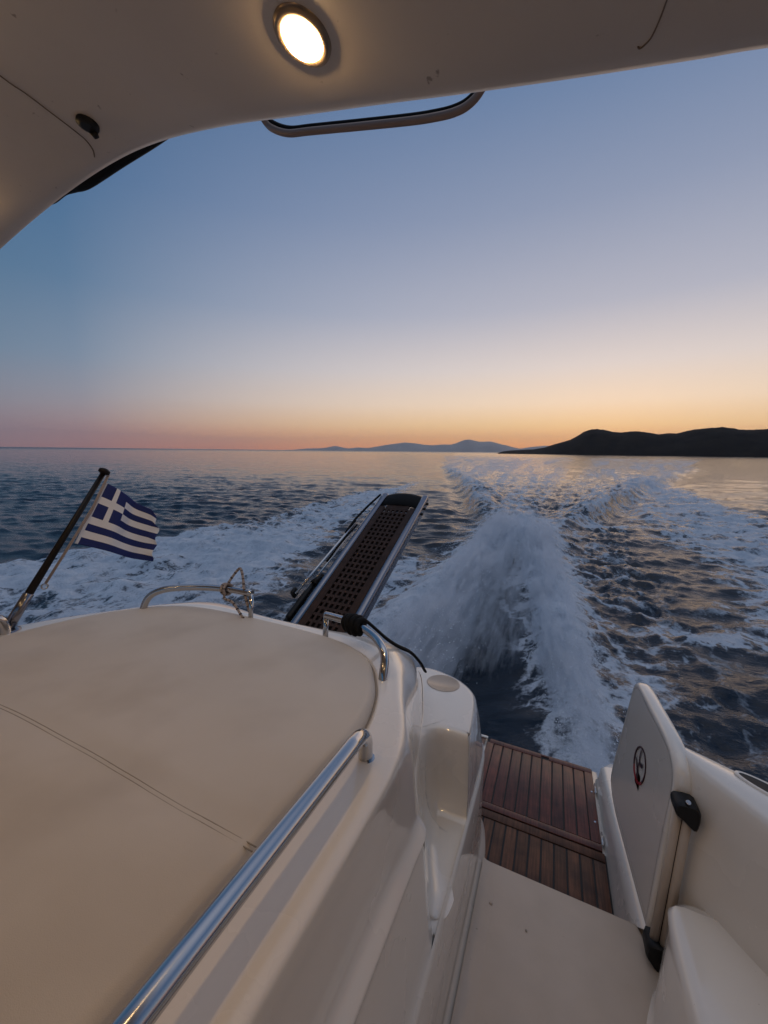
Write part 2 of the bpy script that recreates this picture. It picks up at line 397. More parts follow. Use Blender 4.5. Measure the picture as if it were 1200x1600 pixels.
# low liner beside the platform (white strip) and quarter above it
lin.grid([[(x0, y, z - (.19 * (y - 1.56) / 1.3 * min(1, max(0, (z + 1.9) / .2)))) for x0, z in ((.3855, pz - .03), (.387, pz + .012), (.394, -1.80), (.402, -1.69), (.412, -1.62), (.44, -1.60), (.50, -1.60))] for y in (1.56, 1.8, 2.1, 2.4, 2.7, 2.86)], flip=False)
zz_l = lambda z: z - .19 * min(1, max(0, (z + 1.9) / .2))
LP_ = ((.3855, pz - .03), (.387, pz + .012), (.394, -1.80), (.402, -1.69), (.412, -1.62), (.44, -1.60), (.50, -1.60))
lin.grid([[(x0, 2.86, zz_l(z)) for x0, z in LP_], [(x0 * .5 + .25, 2.91, zz_l(z) - .003) for x0, z in LP_], [(.50, 2.93, zz_l(z) - .01) for x0, z in LP_]])
lin.build('platform_liner', M['gelcoat'], yacht, YB)
qt = MB()
qt.grid([[(.455, y, -1.92), (.447, y, -1.60), (.452, y, -1.45), (.47, y, -1.30), (.55, y, -1.25), (.66, y, -1.27)] for y in (1.50, 1.7, 1.95, 2.1, 2.2)])
qt.grid([[(.452, 2.2, -1.45), (.447, 2.2, -1.60), (.455, 2.2, -1.92)], [(.55, 2.4, -1.55), (.55, 2.4, -1.65), (.55, 2.4, -1.92)]])
co = MB()
# inner top edge path of the coaming, outer edge path
ie = cr([(.470, 1.600), (.476, 1.565), (.505, 1.505), (.560, 1.425), (.605, 1.355), (.69, 1.22), (.76, 1.02), (.80, .75), (.82, .2), (.82, -1.3)], 6)
oe = cr([(.476, 1.685), (.50, 1.668), (.565, 1.63), (.64, 1.585), (.70, 1.555), (.80, 1.47), (.90, 1.28), (.97, .90), (1.0, .2), (1.0, -1.3)], 6)
sec = []
for a, b_ in zip(ie, oe):
    d = (b_ - a); L_ = np.linalg.norm(d); d = d / L_
    q = lambda t, z: (*(a + d * t), z)
    base = a - d * 0.0
    foot = np.array((max(.440, a[0] - .045), a[1] + .0))
    def f_(t, z): return (*(lerp(a, foot, t)), z)
    sec.append([f_(1.0, -1.62), f_(1.0, -1.5), f_(.8, -1.25), f_(.35, -1.0), f_(.10, -.92), q(.003, -.892), q(.012, -.876), q(.030, -.870), q(L_ * .5, -.868), q(L_ - .03, -.872), q(L_ - .010, -.880), q(L_, -.90), q(L_ + .008, -.95), q(L_ + .01, -1.3), q(L_ - .02, -1.9), q(L_ - .10, -2.6)])
co.grid(sec)
# end cap of the coaming at the gate
e0 = sec[0]; co.add(e0, [tuple(range(len(e0)))], False)
coam = co.build('coaming', M['gelcoat'], yacht, YB)
qt.build('quarter_moulding', M['gelcoat'], yacht, YB)
# fairlead (flat black oval painting in the dark opening, with a steel lip) on the coaming top
fl = MB(); fc = Vector((.672, 1.505, -.8665)); dirv = Vector((.78, -.62, 0)).normalized(); nv = Vector((.62, .78, 0))
fr = []
for a in np.linspace(0, 2 * math.pi, 36, endpoint=False):
    e = lambda ru, rv, z: tuple(fc + dirv * (math.cos(a) * ru) + nv * (math.sin(a) * rv) + Vector((0, 0, z)))
    fr.append([e(.098, .034, -.002), e(.095, .032, .003), e(.088, .027, .004), e(.085, .024, .0015)])
fl.grid(fr, close_u=True)
fl.build('fairlead', M['gelcoat'], coam, YB)
fd = MB(); fd.add([tuple(fc + dirv * (math.cos(a) * .086) + nv * (math.sin(a) * .025) + Vector((0, 0, .0018))) for a in np.linspace(0, 2 * math.pi, 36, endpoint=False)], [tuple(range(36))], False)
fd.build('fairlead_dark_face', M['plastic'], coam, YB)
# step / locker base
sb = MB()
be = cr([(.432, 1.405), (.424, 1.38), (.420, 1.30), (.418, 1.1), (.418, .4), (.418, -1.3)], 4)
secb = []
for p in be:
    x, y = p; kf = .25 + .75 * min(1, max(0, (1.42 - y) / .14))
    secb.append([(x - .075 * kf, y, -1.56), (x - .055 * kf, y, -1.545), (x - .045 * kf, y, -1.50), (x - .02 * kf, y, -1.30), (x - .013, y, -1.272), (x + .002, y, -1.255), (x + .024, y, -1.25), (x + .25, y, -1.25), (x + .6, y, -1.25)])
sb.grid(secb, flip=True)
sb.grid([[(p[0], p[1], p[2]) for p in secb[0]], [(p[0] + .03, p[1] + .03, p[2] - .012) for p in secb[0]]])
sb.build('side_step', M['gelcoat'], yacht, YB)

# ---- boarding gate, swung open against the port quarter
def gate_pt(u, z):            # u 0 hinge .. 1 far edge ; plane through hinge and far edge
    t = (z + 1.5) / .65
    hx = .400 + .042 * t; hy = 1.525
    fx = .352 + .055 * t; fy = 2.235 - .13 * t
    return hx + (fx - hx) * u, hy + (fy - hy) * u
outl = [(0.0, -1.50), (0.0, -1.2), (0.0, -.99), (.015, -.93), (.06, -.893), (.14, -.868), (.3, -.852), (.6, -.845), (.82, -.842), (.93, -.846), (.985, -.866), (1.0, -.90), (1.0, -1.1), (1.0, -1.30), (.985, -1.40), (.93, -1.45), (.75, -1.49), (.4, -1.50)]
outl = [(p[0], p[1]) for p in cr([(*p,) for p in outl] + [outl[0]], 4)][:-1]
cu, cz = .5, -1.17
gt = MB(); TH = .052
def gp(u, z, k):
    a = gate_pt(u, z); return (a[0] + k, a[1], z)
def shrink(p, e):
    du = (cu - p[0]); dz = (cz - p[1]); l = math.hypot(du * .7, dz) + 1e-6
    return p[0] + du * e / l, p[1] + dz * e / l
rws = []
for (e, k) in ((.034, .0015), (.018, .0), (.010, .002), (.003, .009), (0, .02), (0, TH - .02), (.004, TH - .006), (.012, TH), (.03, TH)):
    rws.append([gp(*shrink(p, e), k) for p in outl])
gt.grid(rws, close_v=True)
for r_, fl_ in ((rws[0], True), (rws[-1], False)):
    # concentric fill
    cen = gp(cu, cz, .0 if fl_ else TH)
    q = [r_] + [[tuple(lerp(p, cen, t)) for p in r_] for t in (.3, .6, .9)]
    gt.grid(q, close_v=True)
gate = gt.build('boarding_gate', M['gelcoat'], yacht, YB)
# moulded crease on the gate face
em = MB()
def gface(u, z, off=-.002): return gp(u, z, off)
ec_u, ec_z = .515, -1.108
def ellipse(r_y, r_z, a): return (ec_u + math.cos(a) * r_y / .68, ec_z + math.sin(a) * r_z)
N_ = 44; rr = []
for a in np.linspace(0, 2 * math.pi, N_, endpoint=False):
    w_ = .0055 + .004 * max(0, math.sin(a + math.pi)) + .002
    u0, z0 = ellipse(.079 - w_, .076 - w_, a); u1, z1 = ellipse(.079, .076, a)
    rr.append([gface(u0, z0, -.0006), gface(u0, z0, -.003), gface(u1, z1, -.003), gface(u1, z1, -.0006)])
for i in range(N_):
    a = 2 * math.pi * (i + .5) / N_
    red = 1 if math.sin(a) < -.55 else 0
    em.grid([rr[i], rr[(i + 1) % N_]], mi=red, smooth=False)
s_curve = cr([(.055, .052), (.020, .028), (.010, .004), (-.018, .012), (-.030, .030)], 5)
def stroke(pts, w0, w1, mi=0):
    vs = []; n_ = len(pts)
    for i, p in enumerate(pts):
        q = pts[min(i + 1, n_ - 1)] - pts[max(i - 1, 0)]; q = q / (np.linalg.norm(q) + 1e-9); nn = np.array((-q[1], q[0]))
        w_ = w0 + (w1 - w0) * i / (n_ - 1)
        vs.append([gface(ec_u + (p[0] + nn[0] * w_) / .68, ec_z + p[1] + nn[1] * w_, -.0032), gface(ec_u + (p[0] - nn[0] * w_) / .68, ec_z + p[1] - nn[1] * w_, -.0032)])
    em.grid(vs, mi=mi, smooth=False)
# in the gate's own plane +u runs aft: the mark reads as a slanted S in a ring
stroke(cr([(.012, .064), (.014, .034), (.004, .010), (-.030, .012), (-.030, .026)], 5), .0055, .0075)
stroke(cr([(.058, .0), (.034, -.010), (.012, -.028), (-.006, -.044), (-.012, -.060)], 5), .005, .009)
stroke(cr([(.004, .010), (.008, -.010), (.006, -.030)], 5), .0055, .0055)
em.build('emblem', [M['emblem'], M['emblem_red']], gate, YB)
# hinge column: beige tube between two black caps
hc = MB()
def hpt(z, dx=0, dy=0):
    t = (z + 1.5) / .6; return (.412 + .034 * t + dx, 1.488 + dy, z)
hc.tube([hpt(-1.47), hpt(-1.25), hpt(-1.0)], .014, 14)
hc.tube([hpt(-1.47, .024, -.012), hpt(-1.25, .024, -.012), hpt(-1.0, .024, -.012)], .013, 14)
hc.build('hinge_tube', M['sole'], yacht, YB)
hg_ = MB(); hg_.tube([hpt(-1.47, .012, -.008), hpt(-1.0, .012, -.008)], .0035, 8); hg_.build('hinge_gap_strip', M['rubber'], yacht, YB)  # black strip painting in the dark gap between the two tubes
for (poly, z0) in (([(-.028, .004), (-.022, .022), (.022, .026), (.040, .006), (.040, -.042), (.030, -.055), (-.002, -.030), (-.022, -.018)], -.985), ([(-.030, .03), (.028, .03), (.030, -.02), (.026, -.068), (.010, -.064), (-.024, -.030), (-.034, -.010)], -1.50)):
    cap_ = MB()
    vs = []
    for (e, dy) in ((.86, -.034), (.97, -.028), (1.0, -.016), (1.0, .03)):
        vs.append([hpt(z0 + v * e, .010 + u * e, dy) for u, v in cr(poly + [poly[0]], 2)[:-1]])
    cap_.grid(vs, close_v=True); n_ = len(vs[0]); cap_.add(vs[0], [tuple(range(n_))], False)
    cap_.build('hinge_cap', M['plastic'], yacht, YB)
sc_ = MB(); sc_.tube([hpt(-.958, .012, -.02), hpt(-.948, .012, -.030)], .0065, 10); sc_.build('hinge_screw', M['steel'], yacht, YB)

# ---- hardtop
ARX = [(-2.80, -1.03), (-2.80, -.65), (-2.75, -.30), (-2.62, .02), (-2.45, .28), (-2.25, .46), (-2.05, .572), (-1.85, .640), (-1.664, .690), (-1.475, .733), (-1.31, .763), (-1.163, .782), (-1.033, .789), (-.915, .783), (-.808, .769), (-.674, .745), (-.539, .715), (-.353, .675), (-.21, .643), (-.108, .621), (-.017, .602), (.063, .586), (.134, .572), (.199, .560), (.40, .515), (.60, .45), (.78, .36), (.95, .20), (1.00, .0), (1.02, -.4), (1.02, -.86)]
arc = cr(ARX, 5)
_mono = [p for p in arc if -2.74 < p[0] < 1.0 and p[1] > -.25]
AX = np.array([p[0] for p in _mono]); AZ = np.array([p[1] for p in _mono])
def arch(x): return float(np.interp(x, AX, AZ))
nrm = []
for i in range(len(arc)):
    d = arc[min(i + 1, len(arc) - 1)] - arc[max(i - 1, 0)]; d = d / np.linalg.norm(d); nrm.append(np.array((-d[1], d[0])))
ht = MB(); hrows = []
for (y, e) in ((-1.6, 0), (-.8, 0), (-.2, 0), (.2, 0), (.45, 0), (.582, .0), (.627, .0008), (.647, .004), (.660, .011), (.666, .022), (.664, .042), (.62, .09), (.3, .12), (-.6, .13), (-1.6, .13)):
    hrows.append([(p[0] + n_[0] * e, y, p[1] + n_[1] * e) for p, n_ in zip(arc, nrm)])
ht.grid(hrows)
hard = ht.build('hardtop', M['liner'], yacht, YB)
def on_arch(px, py, off=0.):
    d = boat_ray(px, py); s = .8
    for _ in range(60):
        s = .5 * s + .5 * ((arch(d[0] * s) - off) / d[2])
    return d * s
def seam(pts, r):
    p = cr([on_arch(*q, .0002) for q in pts], 5)
    t = MB(); t.tube(p, [r * (.5 if i in (0, len(p) - 1) else 1) for i in range(len(p))], 6); return t.build('seam', M['groove'], hard, YB)
seam([(-160, -10), (0, 118), (40, 146), (85, 180), (115, 203), (134, 219), (145, 234), (148, 246)], .0016)
seam([(1075, -90), (1042, 0), (1030, 32), (1018, 58), (1008, 70), (1000, 76), (996, 73)], .0010)
# small black snap socket
sk = MB(); c0 = Vector(on_arch(137, 192, 0)); 
sk.tube([c0 + Vector((0, 0, .002)), c0 - Vector((0, 0, .006)), c0 - Vector((0, 0, .010))], [.022, .022, .013], 18)
sk.tube([c0 + Vector((-.002, .012, -.008)), c0 + Vector((-.004, .022, -.014))], [.009, .006], 10)
sk.build('snap_socket', M['plastic'], hard, YB)
# downlights
def downlight(px=None, py=None, xy=None):
    c = Vector(on_arch(px, py, 0)) if px is not None else Vector((xy[0], xy[1], arch(xy[0])))
    sl = (arch(c.x + .02) - arch(c.x - .02)) / .04
    n_ = Vector((sl, 0, -1)).normalized(); t1 = Vector((1, 0, sl)).normalized(); t2_ = n_.cross(t1)
    def ringpts(r, h): return [tuple(c + n_ * h + t1 * (math.cos(a) * r) + t2_ * (math.sin(a) * r)) for a in np.linspace(0, 2 * math.pi, 40, endpoint=False)]
    t = MB(); t.grid([ringpts(.0455, -.001), ringpts(.0445, .003), ringpts(.040, .0062), ringpts(.034, .0065), ringpts(.031, .004), ringpts(.0305, .0015)], close_v=True)
    d = t.build('downlight', M['trim_ring'], hard, YB)
    l = MB(); l.grid([ringpts(.0315, .0022), ringpts(.030, .008), ringpts(.024, .0115), ringpts(.013, .0135), ringpts(.0015, .014)], close_v=True); l.build('lens', M['lens'], hard, YB).parent = d
    return d
def fixpar(d): d.parent = yacht
for args in (dict(px=473, py=57), dict(xy=(-1.52, .50)), dict(xy=(-.41, -.55)), dict(xy=(-1.52, -.55)), dict(xy=(.45, -.10))):
    d = downlight(**args); d.parent = yacht
# black canvas track just behind the aft edge
tr = MB()
pts = [(x, .725, arch(x) + dz) for x, dz in ((-1.64, .21), (-1.60, .145), (-1.55, .108), (-1.48, .102), (-1.41, .082), (-1.35, .066), (-1.2, .062), (-1.06, .066), (-.97, .081), (-.86, .11))]
tr.tube(cr([(p[0], p[1], p[2] + .040) for p in pts], 5), .020, 12); tr.build('canvas_track', M['rubber'], hard, YB)
# tinted hatch visor frame sticking out over the aft edge
fr_ = MB()
lp = [(-.74, .60, .92), (-.74, .76, .91), (-.733, .80, .893), (-.705, .80, .868), (-.66, .80, .845), (-.604, .80, .832), (-.53, .80, .815), (-.465, .80, .800), (-.34, .80, .772), (-.285, .80, .762), (-.245, .80, .758), (-.215, .80, .763), (-.19, .795, .778), (-.165, .77, .80), (-.15, .68, .82)]
fr_.tube(cr(lp, 6), .0070, 10, squash=(.8, 1.1))
hf = fr_.build('hatch_frame', M['frame_bronze'], hard, YB)
fr2 = MB(); fr2.tube(cr([(p[0] * .985 - .007, p[1] + .004, p[2] + .014) for p in lp], 6), .005, 8); fr2.build('hatch_gasket', M['rubber'], hard, YB).parent = hf
hf.parent = yacht

# ---- stainless rails
def rail(pts, r=.0145, feet=(), k=7, label=None):
    t = MB(); t.tube(cr(pts, k), r, 16)
    for f in feet:
        t.tube([f + Vector((0, 0, .0)), f + Vector((0, 0, .006))], [.022, .020], 16)
    o = t.build('grab_rail', M['steel'], yacht, YB)
    if label: o['label'] = label
    return o
long_r = [(-.3145, -1.3, -.5), (-.315, 0, -.5), (-.317, .3, -.5), (-.319, .58, -.5), (-.321, .64, -.502), (-.324, .675, -.512), (-.327, .70, -.535), (-.328, .708, -.575), (-.328, .709, -.60)]
rail(long_r, .0155, [Vector((-.328, .709, -.585))], label='long polished rail beside the right edge of the sun pad')
rail([(mir(p)[0] - .035, p[1] - .045, p[2]) for p in long_r], .0155, [Vector((-1.707, .664, -.585))], label='rail of which only the tip shows at the left edge of the picture')
ra = [(-.430, 1.02, -.605), (-.433, 1.035, -.565), (-.442, 1.06, -.528), (-.465, 1.085, -.508), (-.52, 1.135, -.500), (-.62, 1.192, -.497), (-.70, 1.207, -.497), (-.756, 1.212, -.497)]
rail(ra, .0135, label='short aft rail wrapped with a black strap')
pm = MB(); pm.tube([(-.752, 1.211, -.500), (-.752, 1.211, -.60)], .0125, 4, squash=(1, 1)); pm.build('rail_post', M['steel'], yacht, YB)
la = [(-1.515, 1.015, -.61), (-1.512, 1.02, -.56), (-1.498, 1.035, -.508), (-1.455, 1.06, -.478), (-1.39, 1.10, -.466), (-1.30, 1.14, -.460), (-1.19, 1.165, -.457), (-1.075, 1.17, -.457)]
rail(la, .0135, label='short aft rail with a rope looped round it')
pm = MB(); pm.tube([(-1.079, 1.17, -.459), (-1.079, 1.17, -.60)], .0125, 4); pm.build('rail_post', M['steel'], yacht, YB)

# ---- hull sides and transom under the moulding (starboard side deck included)
hu = MB()
# starboard side deck, low beside the sun pad, and the topside below it
hu.grid([[(-1.74, y, -1.04), (-1.9, y, -1.03), (-2.6, y, -1.02), (-2.86 + c_, y, -1.02), (-2.90 + c_, y, -1.04), (-2.92 + c_, y, -1.2), (-2.88 + c_, y, -1.9), (-2.75 + c_, y, -2.8)] for y, c_ in ((-2, 0), (0, 0), (.5, .02), (.85, .10), (1.1, .22), (1.3, .42), (1.42, .75))])
hs = [(.99, -2.0), (.97, .6), (.88, 1.4), (.70, 2.0), (.52, 2.5)]
hu.grid([[(x, 1.9, z) for z in (-1.9, -2.3, -2.9)] for x in (-1.9, -.6, .5)])
hu.grid([[(.44, y, -1.62 - .2 * (y - 1.5) / 1.3), (.56, y, -1.63 - .2 * (y - 1.5) / 1.3), (.58, y, -1.86), (.50, y, -2.8)] for y in (1.5, 2.0, 2.5, 2.86)])
hu.build('hull', M['hull'], yacht, YB)

# ================================================================== SUN PAD (lies on the deck moulding)
pad_edge = cr([(s[0][0], s[0][1]) for s in st], 8)
pad = thing('sun_pad', (-1.0, .4, -.612), 'large tan vinyl sun pad with a stitched seam, lying on the yacht aft deck', 'sun pad')
PB = Vector((-1.0, .4, -.612))
PE = np.array([(p[0] - .006, p[1] - (.006 if p[1] > 1.1 else 0)) for p in pad_edge])
PEfull = np.vstack([PE, np.array([mir(p) for p in PE[::-1]])])
def dist_edge(P):
    A = PEfull[:-1]; Bq = PEfull[1:]; out = np.full(len(P), 9.)
    for a, b_ in zip(A, Bq):
        ab = b_ - a; t = np.clip(((P - a) @ ab) / (ab @ ab + 1e-12), 0, 1)
        out = np.minimum(out, np.linalg.norm(P - (a + t[:, None] * ab), axis=1))
    return out
# refine the near straight run
near = [np.array((PE[0][0] + (PE[8][0] - PE[0][0]) * t, PE[0][1] + (PE[8][1] - PE[0][1]) * t)) for t in np.linspace(0, 1, 60)]
PR = near + list(PE[9:])
PR2 = []
for a, b_ in zip(PR[:-1], PR[1:]):
    PR2 += [a, (a + b_) / 2]
PR2.append(PR[-1])
tt = np.concatenate([np.linspace(0, .03, 12)[:-1], np.linspace(.03, .97, 60), np.linspace(.97, 1, 12)[1:]])
rowsP = []
allp = []
for p in PR2:
    q = np.array(mir(p)); allp += [p + (q - p) * t for t in tt]
allp = np.array(allp); de = dist_edge(allp)
e = np.clip(de / .026, 0, 1); zz = -.592 + .040 * np.sqrt(1 - (1 - e) ** 2)
zz += (fbm(allp[:, 0] * 4 + 50, allp[:, 1] * 4 + 20, 3) - .5) * .010 * np.clip(de / .1, 0, 1)
zz += -.006 * np.exp(-((allp[:, 1] - .43) / .022) ** 2) * np.clip(de / .03, 0, 1)
nT = len(tt)
cu_ = MB(); cu_.grid([[(allp[i * nT + j][0], allp[i * nT + j][1], zz[i * nT + j]) for j in range(nT)] for i in range(len(PR2))])
cush = cu_.build('cushion', M['vinyl'], pad, PB)
def padz(x, y):
    return -.592 + .040 + (float(fbm(np.array([x * 4 + 50]), np.array([y * 4 + 20]), 3)[0]) - .5) * .010 - .006 * math.exp(-((y - .43) / .022) ** 2)
for yy in (.426, .434):
    s_ = MB(); s_.tube([(x, yy + .003 * math.sin(x * 5), padz(x, yy) + .0014) for x in np.linspace(-1.62, -.372, 70)], .0011, 6)
    s_.build('stitching', M['vinyl_dark'], cush, PB)
pp = MB(); pp.tube([(p[0] + .004, p[1] + (.004 if p[1] > 1.1 else 0), -.585) for p in PEfull], .0055, 8); pp.build('piping', M['vinyl_dark'], pad, PB)

# ================================================================== GANGWAY (passerelle)
GB = Vector((-1.0, 1.50, -.72))
gang = thing('gangway', GB, 'folding boat gangway with perforated wooden tread and steel side rails, raised over the stern', 'gangway')
gd = Vector((0, .853, .522)).normalized(); gn = Vector((0, -gd.z, gd.y)); gx = Vector((1, 0, 0))
G0 = Vector((-.996, 1.43, -.790)); GL = 1.395; GW = .352
def gpt(u, s, h): return G0 + gx * u + gd * s + gn * h
rotg = Matrix((gx, gd, gn)).transposed()
for sgn in (-1, 1):
    r_ = MB(); xx = sgn * (GW / 2 - .022)
    r_.box(gpt(xx, GL / 2, -.012), (.044, GL, .052), rot=rotg, bev=.013, smooth=True)
    r_.box(gpt(xx, GL / 2, -.045), (.024, GL * .98, .05), rot=rotg, bev=.004)
    o = r_.build('side_rail', M['dull_steel'], gang, GB)
    if sgn > 0:
        for s_ in (1.22, 1.285, 1.35):
            k = MB(); k.tube([gpt(GW / 2 - .008, s_, -.035), gpt(GW / 2 + .007, s_, -.035)], .009, 12); k.build('bolt', M['plastic'], o, GB)
gr = MB(); iw = GW - .088
ncol, nrow = 6, 26; g0, g1 = .05, 1.20
for k in range(ncol + 1):
    u = -iw / 2 + .036 + (iw - .072) * k / ncol
    gr.box(gpt(u, (g0 + g1) / 2, -.003), (.0135, g1 - g0, .014), rot=rotg)
for k in range(nrow + 1):
    s_ = g0 + (g1 - g0) * k / nrow
    gr.box(gpt(0, s_, -.0035), (iw - .09, .0165, .0142), rot=rotg)
for sgn in (-1, 1):
    gr.box(gpt(sgn * (iw / 2 - .018), (g0 + g1) / 2, -.0025), (.036, g1 - g0 + .06, .0148), rot=rotg, bev=.002)
gr.box(gpt(0, g1 + .03, -.0025), (iw - .1, .05, .0147), rot=rotg); gr.box(gpt(0, g0 - .02, -.0025), (iw - .1, .05, .0147), rot=rotg)
gr.build('grating', M['grate'], gang, GB)
ty = MB(); ty.box(gpt(0, .62, -.05), (iw + .02, 1.2, .008), rot=rotg); ty.build('dark_backing', M['caulk'], gang, GB)  # black sheet added under the grating so its holes look dark
er = MB()
er.grid([[tuple(gpt(u, s_, h + .022 * (1 - (u / (iw / 2)) ** 2))) for u in np.linspace(-iw / 2, iw / 2, 12)] for s_, h in ((1.245, -.012), (1.25, -.004), (1.30, .004), (1.36, .004), (1.39, -.004), (1.402, -.03), (1.402, -.06))])
er.build('end_flap', M['rubber'], gang, GB)
hr = MB()
hl = -GW / 2 - .012
pA = gpt(hl - .065, .31, .02); pB = gpt(hl - .028, .80, .025); pC = gpt(hl - .004, 1.30, .01)
hr.tube([pA, lerp(pA, pB, .5), pB, gpt(hl - .02, 1.0, .022)], .0085, 10)
hr.tube([gpt(hl - .035, .36, .0), gpt(hl - .012, .92, .0)], .006, 10)
hrail = hr.build('handrail', M['steel'], gang, GB)
h2 = MB(); h2.tube(cr([gpt(hl - .03, .86, .03), gpt(hl - .028, 1.0, .035), gpt(hl - .03, 1.12, .02), gpt(hl - .015, 1.22, .02), gpt(hl + .004, 1.36, .012)], 6), .0075, 8); h2.tube(cr([gpt(hl - .03, .6, .01), gpt(hl - .02, .8, .015), gpt(hl - .008, .98, .01)], 5), .006, 8)
h2.build('lashing', M['rubber'], hrail, GB)
br = MB(); br.box(gpt(hl - .028, .30, -.02), (.035, .26, .05), rot=rotg, bev=.012); br.box(gpt(hl - .075, .32, .018), (.022, .045, .05), rot=rotg, bev=.008); br.box(gpt(hl - .04, .20, -.05), (.05, .16, .05), rot=rotg, bev=.012)
br.tube([gpt(hl - .02, .42, .0), gpt(hl - .004, .50, .0)], [.022, .01], 10)
br.build('hinge_bracket', M['plastic'], gang, GB)
bs = MB(); bs.box((-.996, 1.52, -.80), (.42, .22, .10), bev=.02); bs.build('base_block', M['plastic'], gang, GB)

# ================================================================== FLAGSTAFF AND FLAG
sb0 = Vector((-1.735, .675, -.580)); stp = Vector((-1.72, .985, -.012))
FS = thing('flagstaff', sb0, 'dark wooden flagstaff leaning aft from a steel socket on the deck', 'flagstaff')
sd = (stp - sb0).normalized()
t = MB(); t.tube([sb0 + sd * .02, sb0 + sd * .12, sb0 + sd * .3, stp], [.0135, .0135, .0115, .0095], 14); t.build('pole', M['staff'], FS, sb0)
t = MB(); t.tube([sb0 + sd * .0, sb0 + sd * .135, sb0 + sd * .137], [.0175, .0165, .0135], 14)
t.tube([sb0 - Vector((0, 0, .004)), sb0 + Vector((0, 0, .004)), sb0 + Vector((0, 0, .007))], [.042, .041, .030], 20); t.build('socket', M['dull_steel'], FS, sb0)
t = MB(); q = stp; t.tube([q, q + sd * .006, q + sd * .018, q + sd * .024], [.0105, .021, .021, .012], 14); t.build('finial', M['staff'], FS, sb0)
ra_ = stp + Vector((0.012, .012, -.004)); rb = sb0 + sd * .17 + Vector((.012, .026, .0))
t = MB(); t.tube([ra_, lerp(ra_, rb, .3) + np.array((0, .012, 0)), lerp(ra_, rb, .6) + np.array((0, .006, -.004)), rb], .0028, 8)
t.tube([ra_ + Vector((.004, .004, 0)), lerp(ra_, rb, .35) + np.array((.002, .018, 0)), lerp(ra_, rb, .7) + np.array((.004, .010, 0)), rb + Vector((.004, .003, 0))], .0024, 8); t.build('halyard', M['rope'], FS, sb0)
t = MB(); t.tube([rb + Vector((.0, math.cos(a) * .010, -.010 + math.sin(a) * .010)) for a in np.linspace(0, 2 * math.pi, 16)], .0028, 8, cap=False); t.build('ring', M['steel'], FS, sb0)

# flag: hoist runs along the staff, cloth streams aft
fh0 = np.array((-1.712, .990, -.045)); fh1 = np.array((-1.715, .880, -.289))
tf0 = np.array((-1.60, 1.150, -.175)) - fh0; tf1 = np.array((-1.60, 1.108, -.386)) - fh1
FB = Vector(fh1)
NU, NV = 72, 54
P = np.zeros((NU + 1, NV + 1, 3))
for i in range(NU + 1):
    u = i / NU
    for j in range(NV + 1):
        v = j / NV
        h = fh0 + (fh1 - fh0) * v; fl_ = tf0 + (tf1 - tf0) * v
        p = h + fl_ * u
        wv = math.sin(u * 8.5 - v * 1.8) * .020 * u ** .6 + math.sin(u * 17 + v * 3) * .006 * u
        p = p + np.array((wv, 0, 0)) + np.array((0, -.3, .9)) * (.006 * math.sin(u * 7.5 + .6 - v) * u)
        # ragged, lifting fly top corner
        p = p + np.array((.0, -.030, -.005)) * (u ** 4) * max(0, 1 - v * 3.0)
        p = p + np.array((0, .012 * math.sin(v * 21), .004 * math.cos(v * 17))) * max(0, u - .9) * 6
        P[i, j] = p
fm = MB()
vs = [tuple(P[i, j]) for i in range(NU + 1) for j in range(NV + 1)]
def blue(u, v):
    u = (u - .045) / .955
    if u < 0: return 0
    s = int(v * 9)
    cw = 5 / 9 * (9 / 15) / 1.0 * 1.15
    if v < 5 / 9 and u < cw:
        cx = u / cw; cy = v / (5 / 9)
        return 0 if (abs(cx - .5) < .1 or abs(cy - .5) < .1) else 1
    return 1 if s % 2 == 0 else 0
for i in range(NU):
    for j in range(NV):
        k = blue((i + .5) / NU, (j + .5) / NV)
        a = i * (NV + 1) + j
        fm.f.append((a, a + 1, a + NV + 2, a + NV + 1)); fm.s.append(True); fm.m.append(0 if k == 0 else 1)
fm.v = vs; fm.pl = [.5] * len(vs)
flag = fm.build('flag', [M['flag_white'], M['flag_blue']], None, FB, recalc=False)
flag.matrix_world = YW @ Matrix.Translation(FB)
sol = flag.modifiers.new('thickness', 'SOLIDIFY'); sol.thickness = .0012
tag(flag, 'blue and white striped flag with a white cross, flying from the wooden flagstaff', 'flag')

# ================================================================== ROPE AND STRAP ON THE AFT RAILS
RB = Vector((-1.19, 1.165, -.60))
rp = MB()
rc = Vector((-1.205, 1.163, -.458))
path = []
for k in range(0, 41):
    a = 2 * math.pi * 2.2 * k / 40
    path.append(rc + Vector((.032 * (k / 40 - .5), math.cos(a) * .020, math.sin(a) * .020)))
loop = [path[-1], rc + Vector((.012, .0, .03)), rc + Vector((.035, .02, .078)), rc + Vector((.055, .02, .088)), rc + Vector((.078, .01, .055)), rc + Vector((.098, .0, .0)), rc + Vector((.118, .0, -.055)), rc + Vector((.128, .01, -.10))]
rp.tube(cr(path, 2), .0055, 8)
full = cr(loop, 8); rp.tube(full, .0052, 8)
tail = cr([path[0], rc + Vector((.01, -.02, -.03)), rc + Vector((.055, -.02, -.04)), rc + Vector((.10, -.018, -.085)), rc + Vector((.135, -.018, -.118))], 8); rp.tube(tail, .0052, 8)
rope = rp.build('rope', M['rope'], None, RB)
rope.matrix_world = YW @ Matrix.Translation(RB)
tag(rope, 'pale flecked rope looped and knotted round the left aft rail', 'rope')
fk = MB()
for cur in (full, tail):
    for k in range(2, len(cur) - 1, 3):
        fk.tube([cur[k], cur[k + 1] if False else lerp(cur[k], cur[k + 1], .7)], .0057, 8)
for k in range(2, 40, 4): fk.tube([path[k], path[k] + (path[k + 1] - path[k]) * .6], .0060, 8)
fk.build('rope_fleck', M['rope_dark'], rope, RB)

